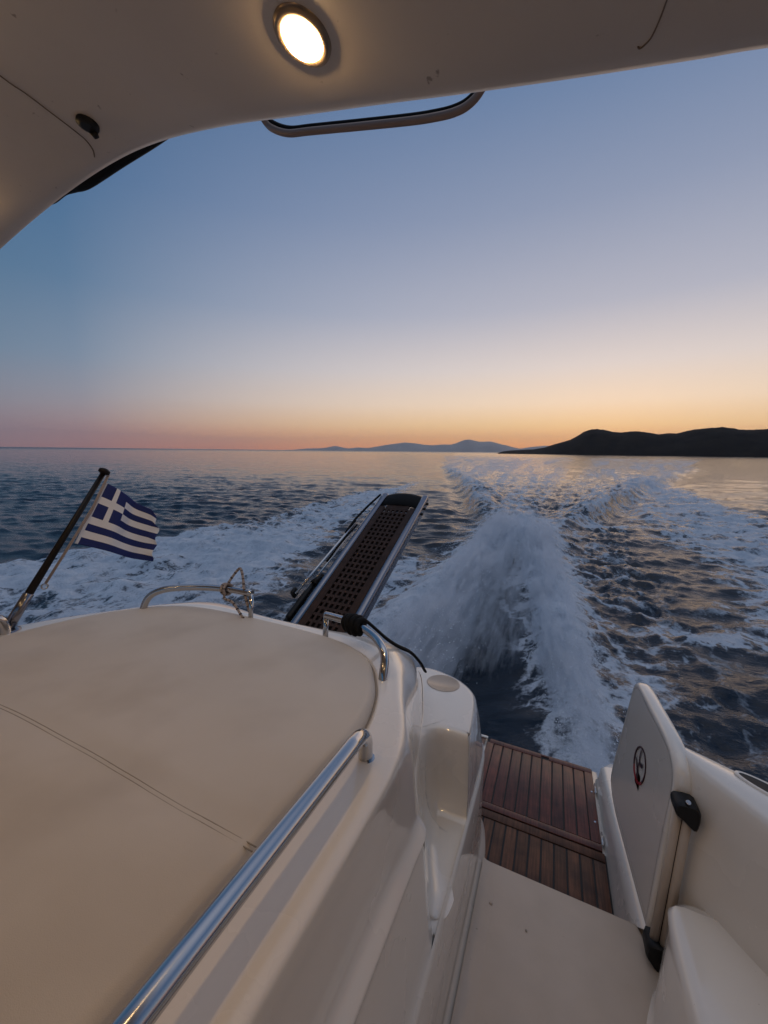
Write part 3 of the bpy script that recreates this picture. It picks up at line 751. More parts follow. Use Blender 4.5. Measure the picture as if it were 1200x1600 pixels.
SB = Vector((-.62, 1.192, -.50))
sm = MB()
for k, (dx, rr_) in enumerate(((-.030, .026), (-.012, .030), (.008, .030), (.026, .024))):
    c = Vector((-.618 + dx, 1.194 - .004 * k, -.500)); 
    pts = [c + Vector((.006 * math.sin(a * 2), math.cos(a) * rr_, math.sin(a) * rr_ * .9)) for a in np.linspace(0, 2 * math.pi, 22)]
    sm.tube(pts, .0115, 8, cap=False)
sm.tube(cr([(-.635, 1.205, -.485), (-.595, 1.222, -.490), (-.560, 1.248, -.525), (-.525, 1.272, -.562), (-.488, 1.295, -.590), (-.455, 1.34, -.622), (-.435, 1.40, -.68), (-.43, 1.46, -.74)], 7), .0095, 8, squash=(.6, 1.3))
strap = sm.build('strap', M['rubber'], None, SB)
strap.matrix_world = YW @ Matrix.Translation(SB)
tag(strap, 'black strap knotted round the short rail at the foot of the gangway', 'strap')

# ================================================================== SEA
XA = -.85                                   # wake axis
def spray_sheet(y, side):                   # lateral offset of a spray ridge from the wake axis
    return np.interp(y, [2.5, 5, 8, 11], [1.30, 1.15, .75, .35]) * side

def build_sea():
    # rows in y, columns fan outward with distance so the mesh stays even in the view
    yb_ = -np.geomspace(30000, 2, 60)
    ymid = np.linspace(-1.5, 2.0, 30)
    yf = [2.06]
    while yf[-1] < 900:
        d = yf[-1]; yf.append(d + max(.045, d * d / (H * 512) * (.55 if d < 90 else 1.0)))
    yf2 = np.geomspace(yf[-1] * 1.05, 30000, 24)
    Y = np.concatenate([yb_, ymid, np.array(yf), yf2])
    s = np.linspace(-1, 1, 800)
    s = np.sign(s) * (np.abs(s) * .55 + .45 * np.abs(s) ** 2.2)
    d = np.abs(Y)
    Lw = 9 + 2.9 * d; Rw = 8 + 1.0 * d
    X = np.where(s[None, :] < 0, XA + s[None, :] * Lw[:, None], XA + s[None, :] * Rw[:, None])
    ext = np.array([1e5])
    X = np.concatenate([np.full((len(Y), 1), -90000.), X, np.full((len(Y), 1), 90000.)], 1)
    YY = np.repeat(Y[:, None], X.shape[1], 1)
    dist = np.hypot(X, YY)
    dy = np.gradient(Y)[:, None] + 0 * X
    dx = np.abs(np.gradient(X, axis=1))
    spac = np.maximum(dy, np.minimum(dx, 50))
    Z = np.zeros_like(X)
    r = np.random.default_rng(5)
    for k in range(110):
        lam = .30 * (30 ** (k / 109.))
        th = math.radians(100) + r.normal(0, .42)          # crests lie across the wake
        kx, ky = 2 * math.pi / lam * math.cos(th), 2 * math.pi / lam * math.sin(th)
        amp = lam * .0038 * (1.45 if lam < 1.1 else .75 if lam < 1.8 else .45 if lam < 3 else .25 if lam < 5 else .16)
        fade = np.clip(1.7 - spac * 2.4 / lam, 0, 1)
        if fade.max() <= 0: continue
        ph = r.random() * 6.28
        a = kx * X + ky * YY + ph
        Z += fade * amp * (np.sin(a) + .28 * np.cos(2 * a + 3.3))
    # modulate chop in patches
    Z *= .35 + 1.3 * fbm(X * .05 + 5, YY * .08 + 8, 3)
    ax = X - XA; off = np.abs(ax); t = YY
    foam = np.zeros_like(X)
    near = (t > 1.0)
    n1 = fbm(X * .55 + 3, t * .28 + 7, 5); n2 = fbm(X * 1.7 + 31, t * .9 + 3, 4); n3 = fbm(X * .16 + 11, t * .10 + 2, 4)
    # --- Kelvin ridge (curling stern wave) each side
    wob = (fbm(X * .25 + 40, t * .22 + 1, 3) - .5)
    for side in (-1, 1):
        roff = 1.7 + .292 * (t - 16) + wob * np.clip(t * .045, .3, 3.2)
        e = ax * side - roff
        wdt = .45 + .018 * t
        start = sstep(12.0, 17, t); stop = 1 - sstep(60, 110, t)
        shape = np.where(e > 0, np.exp(-(e / (wdt * .55)) ** 2), np.exp(-(e / (wdt * 1.25)) ** 2))
        lumps = .55 + .55 * n2 + .45 * fbm(X * 3.1 + 3, t * 2.1, 3)
        Z += start * stop * shape * lumps * (.46 + .0012 * t) * np.clip(1.35 - t / 62, .28, 1)
        Z -= start * stop * .16 * np.exp(-((e - wdt * 1.1) / (wdt * .6)) ** 2)
        foam = np.maximum(foam, start * stop * (np.where(e > -.1, np.exp(-((e) / (wdt * .6)) ** 2), np.exp(-(e / (wdt * 1.3)) ** 2)) * (.30 + .62 * n2)))
    roff = 1.7 + .292 * (t - 16)
    inside = sstep(.2, -1.2, off - np.maximum(roff, .9) ) * sstep(10, 17, t)
    # --- turbulent strip between the ridges, with streaks along the track
    stre = fbm(ax * 22 / (3 + .30 * np.maximum(t, 1)) + 9, t * .05, 4)
    far_f = 1 - sstep(90, 330, t)
    foam = np.maximum(foam, inside * far_f * (.26 + .34 * sstep(.40, .66, stre) * (.5 + n2)))
    Z += inside * (1 - sstep(30, 120, t)) * ((n2 - .5) * .34 * (1 - sstep(18, 60, t)) + (n1 - .5) * .22 + (fbm(X * 3.4, t * 2.2 + 5, 3) - .5) * .16 * (1 - sstep(25, 45, t)))
    # smooth bright lanes in the wake
    lane = np.exp(-((ax - .055 * t + .3) / (.35 + .022 * t)) ** 2) * inside
    foam *= 1 - .85 * lane
    # --- outer bow-wave foam belts
    o_in_l = 2.6 + .28 * np.maximum(t - 5.5, 0) + (n3 - .5) * 3; o_out_l = 9.6 + .02 * t + (n3 - .5) * 3.0 + (n1 - .5) * 1.2
    beltL = sstep(0, 1.6, -ax - o_in_l) * sstep(0, .7, o_out_l + ax) * sstep(-4, 0, t + 3) * (1 - sstep(26, 44, t))
    foam = np.maximum(foam, beltL * (.74 + .95 * (n1 - .42) + .5 * (fbm(X * .8 + 13, t * 1.9 + 2, 4) - .5)))
    o_in_r = 2.5 + .07 * np.maximum(t - 4, 0) + (n3 - .5) * 3.2; o_out_r = 7.9 + .055 * t + (n3 - .5) * 2.2 + (n1 - .5) * 1.4
    beltR = sstep(0, 2.6, ax - o_in_r) * sstep(0, 1.4, o_out_r - ax) * (1 - sstep(38, 70, t)) * sstep(0, 4, t)
    foam = np.maximum(foam, beltR * (.50 + .55 * sstep(.34, .66, fbm(X * .9 + 3, t * 2.3 + 7, 4))))
    belt = np.maximum(beltL, beltR)
    Z += belt * ((n2 - .5) * .24 + (n1 - .5) * .14 + (fbm(X * 4.1 + 9, t * 2.6, 3) - .5) * .12 * (1 - sstep(18, 35, t)))
    # bright lone patches
    foam = np.maximum(foam, .95 * np.exp(-(((X - 1.95) / .62) ** 2 + ((t - 6.2) / .30) ** 2)) * (.5 + n2))
    foam = np.maximum(foam, .7 * np.exp(-(((X - 1.3) / .9) ** 2 + ((t - 15.0) / 1.1) ** 2)) * (.4 + n2))
    grain = np.exp(-((ax - 1.75 - .02 * t) / .75) ** 2) * sstep(2.6, 4, t) * (1 - sstep(10, 15, t))
    foam = np.maximum(foam, grain * (.06 + .34 * n2)); Z += np.exp(-((ax - 2.0 - .02 * t) / .95) ** 2) * sstep(2.6, 4, t) * (1 - sstep(14, 20, t)) * ((n2 - .5) * .12 + (fbm(X * 4.6 + 2, t * 4.2, 3) - .5) * .20)
    # --- foam left between spray and the stern, rooster-tail ridges, trough behind the transom
    for side in (-1, 1):
        c = XA + spray_sheet(t, side)
        e = (X - c)
        hgt = np.interp(t, [2.2, 4, 7, 10, 12.5, 16], [.06, .18, .32, .36, .22, 0])
        wd = np.interp(t, [2, 5, 10, 16], [.16, .30, .55, .8])
        k = sstep(2.3, 3.2, t) * (1 - sstep(12, 17, t))
        Z += k * hgt * np.exp(-(e / wd) ** 2) * (.7 + .6 * n2)
        foam = np.maximum(foam, k * np.exp(-(e / (wd * 1.5)) ** 2) * (.8 + .4 * n1))
    mound = np.exp(-((X - XA) / 1.0) ** 2) * np.exp(-((t - 10.8) / 2.6) ** 2)
    Z += .22 * mound * (.7 + .6 * n2); foam = np.maximum(foam, 1.0 * sstep(.25, .8, mound))
    # churned white water outside the starboard sheet
    outl_ = np.exp(-((X + 2.75) / .75) ** 2) * sstep(2.5, 4, t) * (1 - sstep(6.5, 9.5, t))
    foam = np.maximum(foam, outl_ * (.35 + .9 * (n1 - .2)))
    trough = np.exp(-((X - XA) / .85) ** 2) * sstep(2.0, 2.6, t) * (1 - sstep(4.4, 7.0, t))
    foam *= 1 - .96 * sstep(.35, .9, trough)
    Z -= .34 * trough
    Z -= .25 * sstep(3.0, 1.0, np.abs(X + .9)) * sstep(2.4, 1.6, t) * sstep(-8, -4, t)   # the hull pushes the water down
    # calm dark lee on the port quarter
    calm = np.exp(-((X - 1.1) / .9) ** 2) * np.exp(-((t - 4.3) / 2.3) ** 2)
    Z *= 1 - .45 * calm
    # transverse ripples to starboard of the jet
    Z += .035 * np.exp(-((X + 4.2) / 1.8) ** 2) * np.exp(-((t - 12) / 6) ** 2) * np.sin(t * 3.0 + X * .9 + wob * 6)
    foam = np.clip(foam, 0, 1); foam[:, 0] = 0; foam[:, -1] = 0; Z[:, 0] = 0; Z[:, -1] = 0
    Z *= 1 - sstep(1500, 6000, dist)
    n_u, n_v = X.shape
    co_ = np.stack([X, YY, Z], -1).reshape(-1, 3).astype(np.float32)
    me = bpy.data.meshes.new('sea')
    idx = np.arange(n_u * n_v).reshape(n_u, n_v)
    q = np.stack([idx[:-1, :-1], idx[:-1, 1:], idx[1:, 1:], idx[1:, :-1]], -1).reshape(-1, 4).astype(np.int32)
    me.vertices.add(len(co_)); me.vertices.foreach_set('co', co_.ravel())
    me.loops.add(q.size); me.loops.foreach_set('vertex_index', q.ravel())
    me.polygons.add(len(q)); me.polygons.foreach_set('loop_start', np.arange(0, q.size, 4, dtype=np.int32))
    me.update(); me.validate()
    me.polygons.foreach_set('use_smooth', np.ones(len(q), bool))
    a = me.attributes.new('foam', 'FLOAT', 'POINT'); a.data.foreach_set('value', foam.ravel().astype(np.float32))
    me.update()
    return me

def sea_mat():
    m = bpy.data.materials.new('sea_water'); m.use_nodes = True; nt = m.node_tree; L = nt.links; N = nt.nodes
    p = N['Principled BSDF']
    p.inputs['Base Color'].default_value = (.010, .019, .032, 1); p.inputs['Roughness'].default_value = .10; p.inputs['IOR'].default_value = 1.333
    geo = N.new('ShaderNodeNewGeometry')
    def noise(scale, vec=(1, 1, 1), detail=5, rough=.55, dist=0.):
        mp = N.new('ShaderNodeMapping'); mp.inputs['Scale'].default_value = vec
        L.new(geo.outputs['Position'], mp.inputs['Vector'])
        n = N.new('ShaderNodeTexNoise'); n.inputs['Scale'].default_value = scale; n.inputs['Detail'].default_value = detail; n.inputs['Roughness'].default_value = rough; n.inputs['Distortion'].default_value = dist
        L.new(mp.outputs['Vector'], n.inputs['Vector']); return n
    def math_(op, a, b=None, c=None):
        n = N.new('ShaderNodeMath'); n.operation = op
        for i, v in enumerate((a, b, c)):
            if v is None: continue
            if isinstance(v, (int, float)): n.inputs[i].default_value = v
            else: L.new(v, n.inputs[i])
        return n.outputs[0]
    att = N.new('ShaderNodeAttribute'); att.attribute_name = 'foam'
    ln = N.new('ShaderNodeVectorMath'); ln.operation = 'LENGTH'; L.new(geo.outputs['Position'], ln.inputs[0])
    rr = N.new('ShaderNodeMapRange'); rr.interpolation_type = 'SMOOTHSTEP'; rr.inputs['From Min'].default_value = 60; rr.inputs['From Max'].default_value = 1500
    rr.inputs['To Min'].default_value = .09; rr.inputs['To Max'].default_value = .30
    L.new(ln.outputs['Value'], rr.inputs['Value']); L.new(rr.outputs['Result'], p.inputs['Roughness'])
    r1 = noise(2.6, (.55, 1.3, 1), 7, .62); r2 = noise(9.0, (.6, 1.2, 1), 5, .6)
    b1 = N.new('ShaderNodeBump'); b1.inputs['Strength'].default_value = .6; b1.inputs['Distance'].default_value = .085; L.new(r1.outputs['Fac'], b1.inputs['Height'])
    b2 = N.new('ShaderNodeBump'); b2.inputs['Strength'].default_value = .5; b2.inputs['Distance'].default_value = .022; L.new(r2.outputs['Fac'], b2.inputs['Height']); L.new(b1.outputs['Normal'], b2.inputs['Normal'])
    L.new(b2.outputs['Normal'], p.inputs['Normal'])
    # foam: broad belts broken up by lacy noise
    f1 = noise(1.5, (1, .55, 1), 8, .62, .6); f2 = noise(6.5, (1, .7, 1), 7, .65, .4); f3 = noise(26, (1, 1, 1), 4, .6)
    s = math_('ADD', math_('MULTIPLY', f1.outputs['Fac'], .30), math_('ADD', math_('MULTIPLY', f2.outputs['Fac'], .40), math_('MULTIPLY', f3.outputs['Fac'], .30)))
    dn = noise(1.1, (1, 1, 1), 4, .6)
    dm = N.new('ShaderNodeVectorMath'); dm.operation = 'MULTIPLY_ADD'; L.new(dn.outputs['Color'], dm.inputs[0]); dm.inputs[1].default_value = (1.6, 1.6, 0); L.new(geo.outputs['Position'], dm.inputs[2])
    webs = []
    for sc_, wd_ in ((1.35, .16), (3.4, .18)):
        vo = N.new('ShaderNodeTexVoronoi'); vo.feature = 'DISTANCE_TO_EDGE'; vo.inputs['Scale'].default_value = sc_; L.new(dm.outputs['Vector'], vo.inputs['Vector'])
        wr = N.new('ShaderNodeMapRange'); wr.interpolation_type = 'SMOOTHSTEP'; wr.inputs['From Min'].default_value = wd_; wr.inputs['From Max'].default_value = .0; L.new(vo.outputs['Distance'], wr.inputs['Value']); webs.append(wr.outputs['Result'])
    web = math_('ADD', math_('MULTIPLY', webs[0], .42), math_('MULTIPLY', webs[1], .26))
    s_k = math_('ADD', s, math_('MULTIPLY', math_('SUBTRACT', web, .24), .42))
    k = math_('ADD', math_('MULTIPLY', att.outputs['Fac'], 1.05), math_('MULTIPLY', math_('SUBTRACT', s_k, .5), 3.0))
    mr = N.new('ShaderNodeMapRange'); mr.interpolation_type = 'SMOOTHSTEP'
    mr.inputs['From Min'].default_value = .16; mr.inputs['From Max'].default_value = .80
    L.new(k, mr.inputs['Value'])
    gate_ = math_('MULTIPLY', mr.outputs['Result'], math_('MINIMUM', math_('MULTIPLY', att.outputs['Fac'], 5), 1))
    fo = N.new('ShaderNodeBsdfPrincipled'); fo.inputs['Roughness'].default_value = .6; fo.inputs['Specular IOR Level'].default_value = .3
    ramp = N.new('ShaderNodeValToRGB'); ramp.color_ramp.elements[0].position = .30; ramp.color_ramp.elements[0].color = (.40, .45, .52, 1); ramp.color_ramp.elements[1].position = .66; ramp.color_ramp.elements[1].color = (.70, .73, .78, 1)
    L.new(math_('ADD', math_('MULTIPLY', f2.outputs['Fac'], .6), math_('MULTIPLY', f1.outputs['Fac'], .4)), ramp.inputs['Fac']); L.new(ramp.outputs['Color'], fo.inputs['Base Color'])
    b3 = N.new('ShaderNodeBump'); b3.inputs['Strength'].default_value = .9; b3.inputs['Distance'].default_value = .12; L.new(s, b3.inputs['Height']); L.new(b3.outputs['Normal'], fo.inputs['Normal'])
    mx = N.new('ShaderNodeMixShader'); L.new(gate_, mx.inputs['Fac']); L.new(p.outputs[0], mx.inputs[1]); L.new(fo.outputs[0], mx.inputs[2])
    L.new(mx.outputs[0], N['Material Output'].inputs['Surface'])
    return m
sea = link('sea', build_sea()); sea.data.materials.append(sea_mat()); sea['kind'] = 'structure'

# ================================================================== SPRAY (volumes)
def spray_volume(name, A, Bp, w0, w1, h0, h1, dens, seed, nscale=2.2, label=None, zlow=-.35, hpow=1.0):
    """a ragged sheet of thrown water along A->B; local X along it, Y across, Z up"""
    A = Vector(A); Bp = Vector(Bp); d = Bp - A; Ln = d.length; ang = math.atan2(d.y, d.x)
    wm = max(w0, w1) * 1.9; hm = max(h0, h1) * 1.75
    mb = MB(); mb.box((Ln / 2, 0, (zlow + hm) / 2), (Ln + 1.2, 2 * wm, hm - zlow))
    m = bpy.data.materials.new(name + '_water'); m.use_nodes = True; nt = m.node_tree; L = nt.links; N = nt.nodes
    N.remove(N['Principled BSDF'])
    tc = N.new('ShaderNodeTexCoord'); sep = N.new('ShaderNodeSeparateXYZ'); L.new(tc.outputs['Object'], sep.inputs[0])
    def mth(op, a, b=None, c=None, clamp=False):
        n = N.new('ShaderNodeMath'); n.operation = op; n.use_clamp = clamp
        for i, v in enumerate((a, b, c)):
            if v is None: continue
            if isinstance(v, (int, float)): n.inputs[i].default_value = v
            else: L.new(v, n.inputs[i])
        return n.outputs[0]
    def nz(scale, vec, detail, rough=.6, dist=0.):
        mp = N.new('ShaderNodeMapping'); mp.inputs['Scale'].default_value = vec; mp.inputs['Location'].default_value = (seed, seed * 2.3, seed * .7)
        mp.inputs['Rotation'].default_value = (0, .42, 0)
        L.new(tc.outputs['Object'], mp.inputs['Vector'])
        n = N.new('ShaderNodeTexNoise'); n.inputs['Scale'].default_value = scale; n.inputs['Detail'].default_value = detail; n.inputs['Roughness'].default_value = rough; n.inputs['Distortion'].default_value = dist
        L.new(mp.outputs['Vector'], n.inputs['Vector']); return n.outputs['Fac']
    u = mth('DIVIDE', sep.outputs['X'], Ln, clamp=True)
    up_ = mth('POWER', u, hpow)
    wv = mth('MULTIPLY_ADD', up_, w1 - w0, w0); hv = mth('MULTIPLY_ADD', up_, h1 - h0, h0)
    a = mth('DIVIDE', sep.outputs['Y'], wv); a = mth('MULTIPLY', a, a)
    zz_ = mth('MAXIMUM', sep.outputs['Z'], 0.0); b_ = mth('DIVIDE', zz_, hv); b_ = mth('MULTIPLY', b_, b_)
    e0 = mth('DIVIDE', mth('MAXIMUM', mth('SUBTRACT', 0.0, sep.outputs['X']), mth('SUBTRACT', sep.outputs['X'], Ln)), .6)
    e0 = mth('MAXIMUM', e0, 0.0); e0 = mth('MULTIPLY', e0, e0)
    f = mth('SUBTRACT', 1.0, mth('ADD', mth('ADD', a, b_), e0))
    n1 = nz(nscale, (.20, 1, .62), 6, .64, .5); n2 = nz(nscale * 4.2, (.16, 1, .55), 6, .70, .25)
    nn = mth('ADD', mth('MULTIPLY', mth('SUBTRACT', n1, .5), 3.2), mth('MULTIPLY', mth('SUBTRACT', n2, .5), 4.2))
    k = mth('ADD', f, nn)
    k = mth('MULTIPLY', k, mth('MULTIPLY_ADD', f, 1.3, .75, clamp=True))
    mr = N.new('ShaderNodeMapRange'); mr.interpolation_type = 'SMOOTHSTEP'; mr.inputs['From Min'].default_value = .05; mr.inputs['From Max'].default_value = 1.55; L.new(k, mr.inputs['Value'])
    mr.inputs['To Max'].default_value = dens
    pv = N.new('ShaderNodeVolumePrincipled'); pv.inputs['Color'].default_value = (.90, .93, .98, 1); pv.inputs['Anisotropy'].default_value = .15
    L.new(mr.outputs['Result'], pv.inputs['Density']); L.new(pv.outputs[0], N['Material Output'].inputs['Volume'])
    o = mb.build(name, m)
    o.matrix_world = Matrix.Translation(A) @ Matrix.Rotation(ang, 4, 'Z')
    tag(o, kind='stuff')
    if label: o['label'] = label; o['category'] = 'spray'
    return o
spray_volume('spray', (.48, 2.95, -.05), (-.48, 10.4, 0), .19, .64, .25, 1.0, 12.0, 3.1, 4.0, 'sheet of white spray thrown up behind the right side of the swim platform')
spray_volume('spray', (-1.42, 2.9, 0), (-1.12, 10.4, 0), .46, .72, .44, 1.02, 9.0, 8.7, 3.6, 'sheet of white spray rising behind the gangway and curved deck edge')
spray_volume('spray', (-.75, 5.0, -.15), (-.85, 12.8, 0), .62, 1.2, .40, 1.0, 2.6, 5.3, 3.0, 'soft plume of mist where the two sheets of spray meet', hpow=.8)

def droplets(n=24000):
    r = np.random.default_rng(3)
    octv = np.array([(1, 0, 0), (-1, 0, 0), (0, 1, 0), (0, -1, 0), (0, 0, 1), (0, 0, -1)], float)
    octf = np.array([(0, 2, 4), (2, 1, 4), (1, 3, 4), (3, 0, 4), (2, 0, 5), (1, 2, 5), (3, 1, 5), (0, 3, 5)])
    V = []; Fc = []
    sheets = (((.48, 2.95), (-.48, 10.4), .18, .62, .24, 1.0), ((-1.42, 2.9), (-1.12, 10.4), .46, .72, .44, 1.02), ((-.85, 7.5), (-.85, 12.6), .7, 1.1, .5, .92))
    for k in range(n):
        A, Bq, w0, w1, h0, h1 = sheets[k % 3]
        u = r.random(); a = r.normal(0, .9) ; rr_ = 1.0 + abs(r.normal(0, .22))
        w_ = w0 + (w1 - w0) * u; h_ = h0 + (h1 - h0) * u
        dx, dy = Bq[0] - A[0], Bq[1] - A[1]; l = math.hypot(dx, dy)
        lat = math.sin(a) * w_ * rr_; z = max(.0, math.cos(a)) * h_ * rr_ * (.75 + .5 * r.random()) - .02
        p = np.array((A[0] + dx * u - dy / l * lat, A[1] + dy * u + dx / l * lat, z))
        rad = .0018 + .0055 * r.random() ** 3
        V.append(octv * rad * (1, 1.6, 1) + p); Fc.append(octf + 6 * k)
    V = np.concatenate(V); Fc = np.concatenate(Fc)
    me = bpy.data.meshes.new('spray_droplets'); me.from_pydata(V.tolist(), [], Fc.tolist())
    me.materials.append(mat('droplet', (.8, .83, .88), .3))
    o = link('spray_droplets', me); tag(o, 'fine droplets flying off the white spray behind the yacht', 'spray', kind='stuff')
droplets()

# ================================================================== HILLS
def ridge(name, sil, D, depth, mat_, seed, rough_h, nx=420, nd=40):
    xs = np.linspace(sil[0][0], sil[-1][0], nx)
    ysil = np.interp(xs, [s[0] for s in sil], [s[1] for s in sil])
    wl = 704.5 + .01083 * (xs - 600)              # horizon line in the photograph
    rows_ = []
    hs_ = []
    for i, x in enumerate(xs):
        d = world_ray(x, wl[i]); d2 = d[:2] / np.linalg.norm(d[:2]); sc_ = np.linalg.norm(d[:2])
        el = world_ray(x, ysil[i]); hh = max(.5, el[2] / np.linalg.norm(el[:2]) * (D + depth * .5) + H)
        rows_.append((d2, hh))
    V = []
    for j in range(nd):
        s_ = j / (nd - 1)
        prof_ = math.sin(min(1, s_ * 2) * math.pi / 2) ** .85 if s_ <= .5 else math.cos((s_ - .5) * math.pi) ** .9
        r_ = D + depth * s_
        row = []
        for i, (d2, hh) in enumerate(rows_):
            x_, y_ = d2 * r_
            row.append((x_, y_, hh, prof_))
        V.append(row)
    A = np.array(V)
    nz_ = fbm(A[..., 0] / rough_h + seed, A[..., 1] / rough_h, 5) - .5
    gul = fbm(A[..., 0] / (rough_h * .35) + seed, A[..., 1] / (rough_h * .9) + 4, 4) - .5
    Zh = A[..., 2] * np.clip(A[..., 3] * (1 + .5 * nz_ * np.sin(A[..., 3] * 3.14) ) + gul * .10 * A[..., 3], 0, 1.04)
    fine = fbm(A[..., 0] / (rough_h * .06) + seed, A[..., 1] / (rough_h * .06), 4) - .5
    Zh = np.where(A[..., 3] > .999, A[..., 2] * (1 + .03 * gul), Zh) * (1 + .05 * fine) - .3
    mb = MB(); mb.grid([[(A[j, i, 0], A[j, i, 1], Zh[j, i]) for i in range(nx)] for j in range(nd)])
    o = mb.build(name, mat_); o['kind'] = 'structure'; return o
M['scrub'] = mat('dark_scrub', (.010, .008, .007), .95, spec=.05, mottle=(.05, (.022, .017, .013)))
M['haze_pale_rock'] = mat('haze_pale_rock', (.30, .28, .27), .9, mottle=(.003, (.40, .37, .35)))  # pale rock, with some far haze fading also lightened into its colour
ridge('hill', [(778, 707.5), (786, 705), (800, 703.5), (815, 702.8), (832, 702), (850, 699), (862, 695), (875, 691), (890, 687), (900, 682), (908, 676), (918, 672), (928, 671.5), (940, 672.5), (955, 675.5), (968, 675.8), (982, 674), (995, 674), (1010, 676.5), (1024, 678.6), (1040, 677), (1052, 677.5), (1064, 675), (1080, 671), (1095, 669.5), (1110, 668), (1124, 667.3), (1138, 669), (1152, 671.3), (1170, 671.6), (1185, 671), (1200, 670.5), (1230, 668), (1270, 672), (1320, 680), (1400, 676), (1500, 690), (1620, 708)], 620, 260, M['scrub'], 3, 75, nx=520)
ridge('mountain', [(440, 703), (458, 702.6), (478, 701), (494, 700.6), (508, 700), (516, 698), (524, 696.8), (533, 698.5), (543, 700.8), (560, 699.2), (575, 700), (590, 697.6), (605, 695), (620, 693), (634, 691.8), (648, 692.6), (662, 694.8), (676, 695.8), (690, 694.5), (704, 694.8), (714, 692), (724, 688.2), (731, 686.8), (738, 688), (747, 690.2), (757, 690), (766, 689.8), (776, 692.5), (788, 695.5), (800, 698.5), (814, 701.5), (828, 705.8)], 8000, 1600, M['haze_pale_rock'], 11, 900)
ridge('mountain', [(806, 703), (818, 700), (830, 698.4), (842, 697.2), (852, 696.4), (862, 697), (874, 698.5), (890, 702), (905, 705)], 9800, 900, M['haze_pale_rock'], 21, 1200, nx=160)

# ================================================================== HAZE
hz = MB(); hz.box((0, 5500, 213), (24000, 12000, 434))
hm = bpy.data.materials.new('haze_air'); hm.use_nodes = True; nt = hm.node_tree; nt.nodes.remove(nt.nodes['Principled BSDF'])
pv = nt.nodes.new('ShaderNodeVolumePrincipled'); pv.inputs['Color'].default_value = (.80, .86, .96, 1); pv.inputs['Density'].default_value = 6e-5; pv.inputs['Anisotropy'].default_value = .55
nt.links.new(pv.outputs[0], nt.nodes['Material Output'].inputs['Volume'])
haze = hz.build('haze', hm); haze['kind'] = 'stuff'; haze['label'] = 'thin dusk haze over the sea towards the far mountains'; haze['category'] = 'haze'

# ================================================================== SKY AND SUN
GLOW_AZ = math.radians(6.0)                 # the set sun lies a little right of the wake (+Y)
sx, sy = math.sin(GLOW_AZ), math.cos(GLOW_AZ)
world = bpy.data.worlds.new('World'); scene.world = world; world.use_nodes = True
nt = world.node_tree; N = nt.nodes; L = nt.links
bg = N['Background']
def srgb(r, g, b):
    f = lambda c: (c / 255 / 12.92) if c / 255 <= .04045 else ((c / 255 + .055) / 1.055) ** 2.4
    return (f(r), f(g), f(b), 1)
tc = N.new('ShaderNodeTexCoord'); sep = N.new('ShaderNodeSeparateXYZ'); L.new(tc.outputs['Generated'], sep.inputs[0])
def mth(op, a, b=None, c=None, clamp=False):
    n = N.new('ShaderNodeMath'); n.operation = op; n.use_clamp = clamp
    for i, v in enumerate((a, b, c)):
        if v is None: continue
        if isinstance(v, (int, float)): n.inputs[i].default_value = v
        else: L.new(v, n.inputs[i])
    return n.outputs[0]
el = mth('DIVIDE', mth('ARCSINE', sep.outputs['Z']), math.pi / 2, clamp=True)      # 0 horizon .. 1 zenith
hlen = mth('SQRT', mth('ADD', mth('MULTIPLY', sep.outputs['X'], sep.outputs['X']), mth('MULTIPLY', sep.outputs['Y'], sep.outputs['Y'])))
caz = mth('DIVIDE', mth('ADD', mth('MULTIPLY', sep.outputs['X'], sx), mth('MULTIPLY', sep.outputs['Y'], sy)), mth('MAXIMUM', hlen, 1e-4))
def ramp(stops):
    r = N.new('ShaderNodeValToRGB'); cr_ = r.color_ramp
    while len(cr_.elements) < len(stops): cr_.elements.new(.5)
    for e_, (deg, col) in zip(cr_.elements, stops): e_.position = deg / 90; e_.color = srgb(*col)
    L.new(el, r.inputs['Fac']); return r.outputs['Color']
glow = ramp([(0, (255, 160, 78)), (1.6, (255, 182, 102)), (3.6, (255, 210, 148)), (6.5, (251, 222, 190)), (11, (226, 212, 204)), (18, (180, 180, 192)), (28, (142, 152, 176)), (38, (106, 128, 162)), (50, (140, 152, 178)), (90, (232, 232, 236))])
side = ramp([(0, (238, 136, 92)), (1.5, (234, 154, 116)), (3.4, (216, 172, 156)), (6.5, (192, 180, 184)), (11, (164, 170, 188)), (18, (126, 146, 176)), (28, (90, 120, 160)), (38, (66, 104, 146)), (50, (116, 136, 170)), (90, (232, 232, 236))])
back = ramp([(0, (156, 122, 122)), (2, (148, 126, 132)), (5, (134, 134, 146)), (10, (106, 128, 150)), (18, (78, 112, 142)), (28, (56, 98, 136)), (38, (42, 84, 122)), (50, (92, 116, 152)), (90, (232, 232, 236))])  # unseen zenith end of each ramp raised above dusk level to light the deck
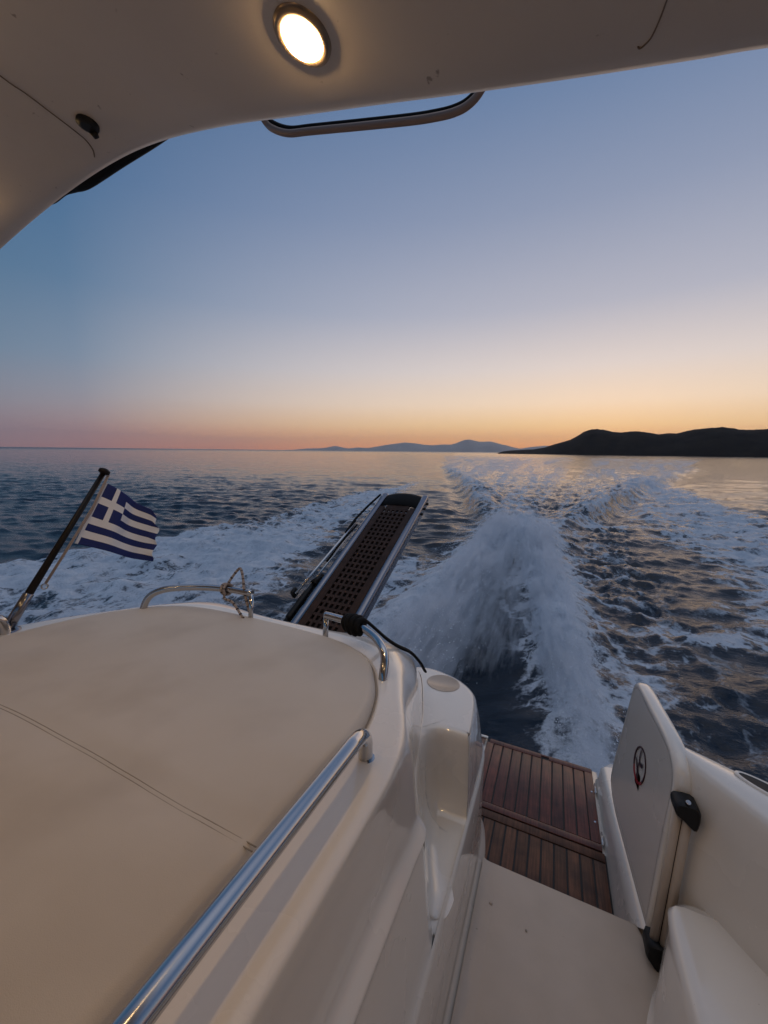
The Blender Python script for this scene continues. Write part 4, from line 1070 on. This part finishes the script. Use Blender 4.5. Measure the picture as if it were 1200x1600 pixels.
def mix(f, a, b):
    n = N.new('ShaderNodeMixRGB'); L.new(f, n.inputs['Fac']); L.new(a, n.inputs['Color1']); L.new(b, n.inputs['Color2']); return n.outputs['Color']
def srange(a, b, v):
    n = N.new('ShaderNodeMapRange'); n.interpolation_type = 'LINEAR'; n.inputs['From Min'].default_value = a; n.inputs['From Max'].default_value = b; L.new(v, n.inputs['Value']); return n.outputs['Result']
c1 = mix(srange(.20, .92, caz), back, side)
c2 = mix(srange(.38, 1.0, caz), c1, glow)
sky = N.new('ShaderNodeTexSky'); sky.sky_type = 'NISHITA'; sky.sun_disc = False
sky.sun_elevation = math.radians(1.0); sky.sun_rotation = GLOW_AZ
sky.air_density = 1.0; sky.dust_density = 1.5; sky.ozone_density = 3.0
ns = N.new('ShaderNodeVectorMath'); ns.operation = 'SCALE'; ns.inputs['Scale'].default_value = .02; L.new(sky.outputs['Color'], ns.inputs[0])
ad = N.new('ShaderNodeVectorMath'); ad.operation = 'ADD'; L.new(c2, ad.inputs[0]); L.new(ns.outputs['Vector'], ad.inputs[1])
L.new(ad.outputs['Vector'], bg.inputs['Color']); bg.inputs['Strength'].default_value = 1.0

sl = bpy.data.lights.new('sun', 'SUN'); sl.energy = .12; sl.angle = math.radians(40); sl.color = (1, .62, .38)
so_ = bpy.data.objects.new('sun', sl); C.objects.link(so_)
sdv = Vector((sx * math.cos(math.radians(3)), sy * math.cos(math.radians(3)), math.sin(math.radians(3))))
so_.rotation_euler = sdv.to_track_quat('Z', 'Y').to_euler()

# ================================================================== RENDER
scene.render.engine = 'CYCLES'
scene.cycles.use_denoising = True
scene.cycles.max_bounces = 8; scene.cycles.volume_bounces = 2; scene.cycles.diffuse_bounces = 4; scene.cycles.glossy_bounces = 4
scene.cycles.volume_step_rate = .4; scene.cycles.volume_max_steps = 256
scene.cycles.sample_clamp_indirect = 6
scene.view_settings.view_transform = 'Standard'; scene.view_settings.look = 'None'
scene.view_settings.exposure = 0; scene.view_settings.gamma = 1; scene.view_settings.use_curve_mapping = False
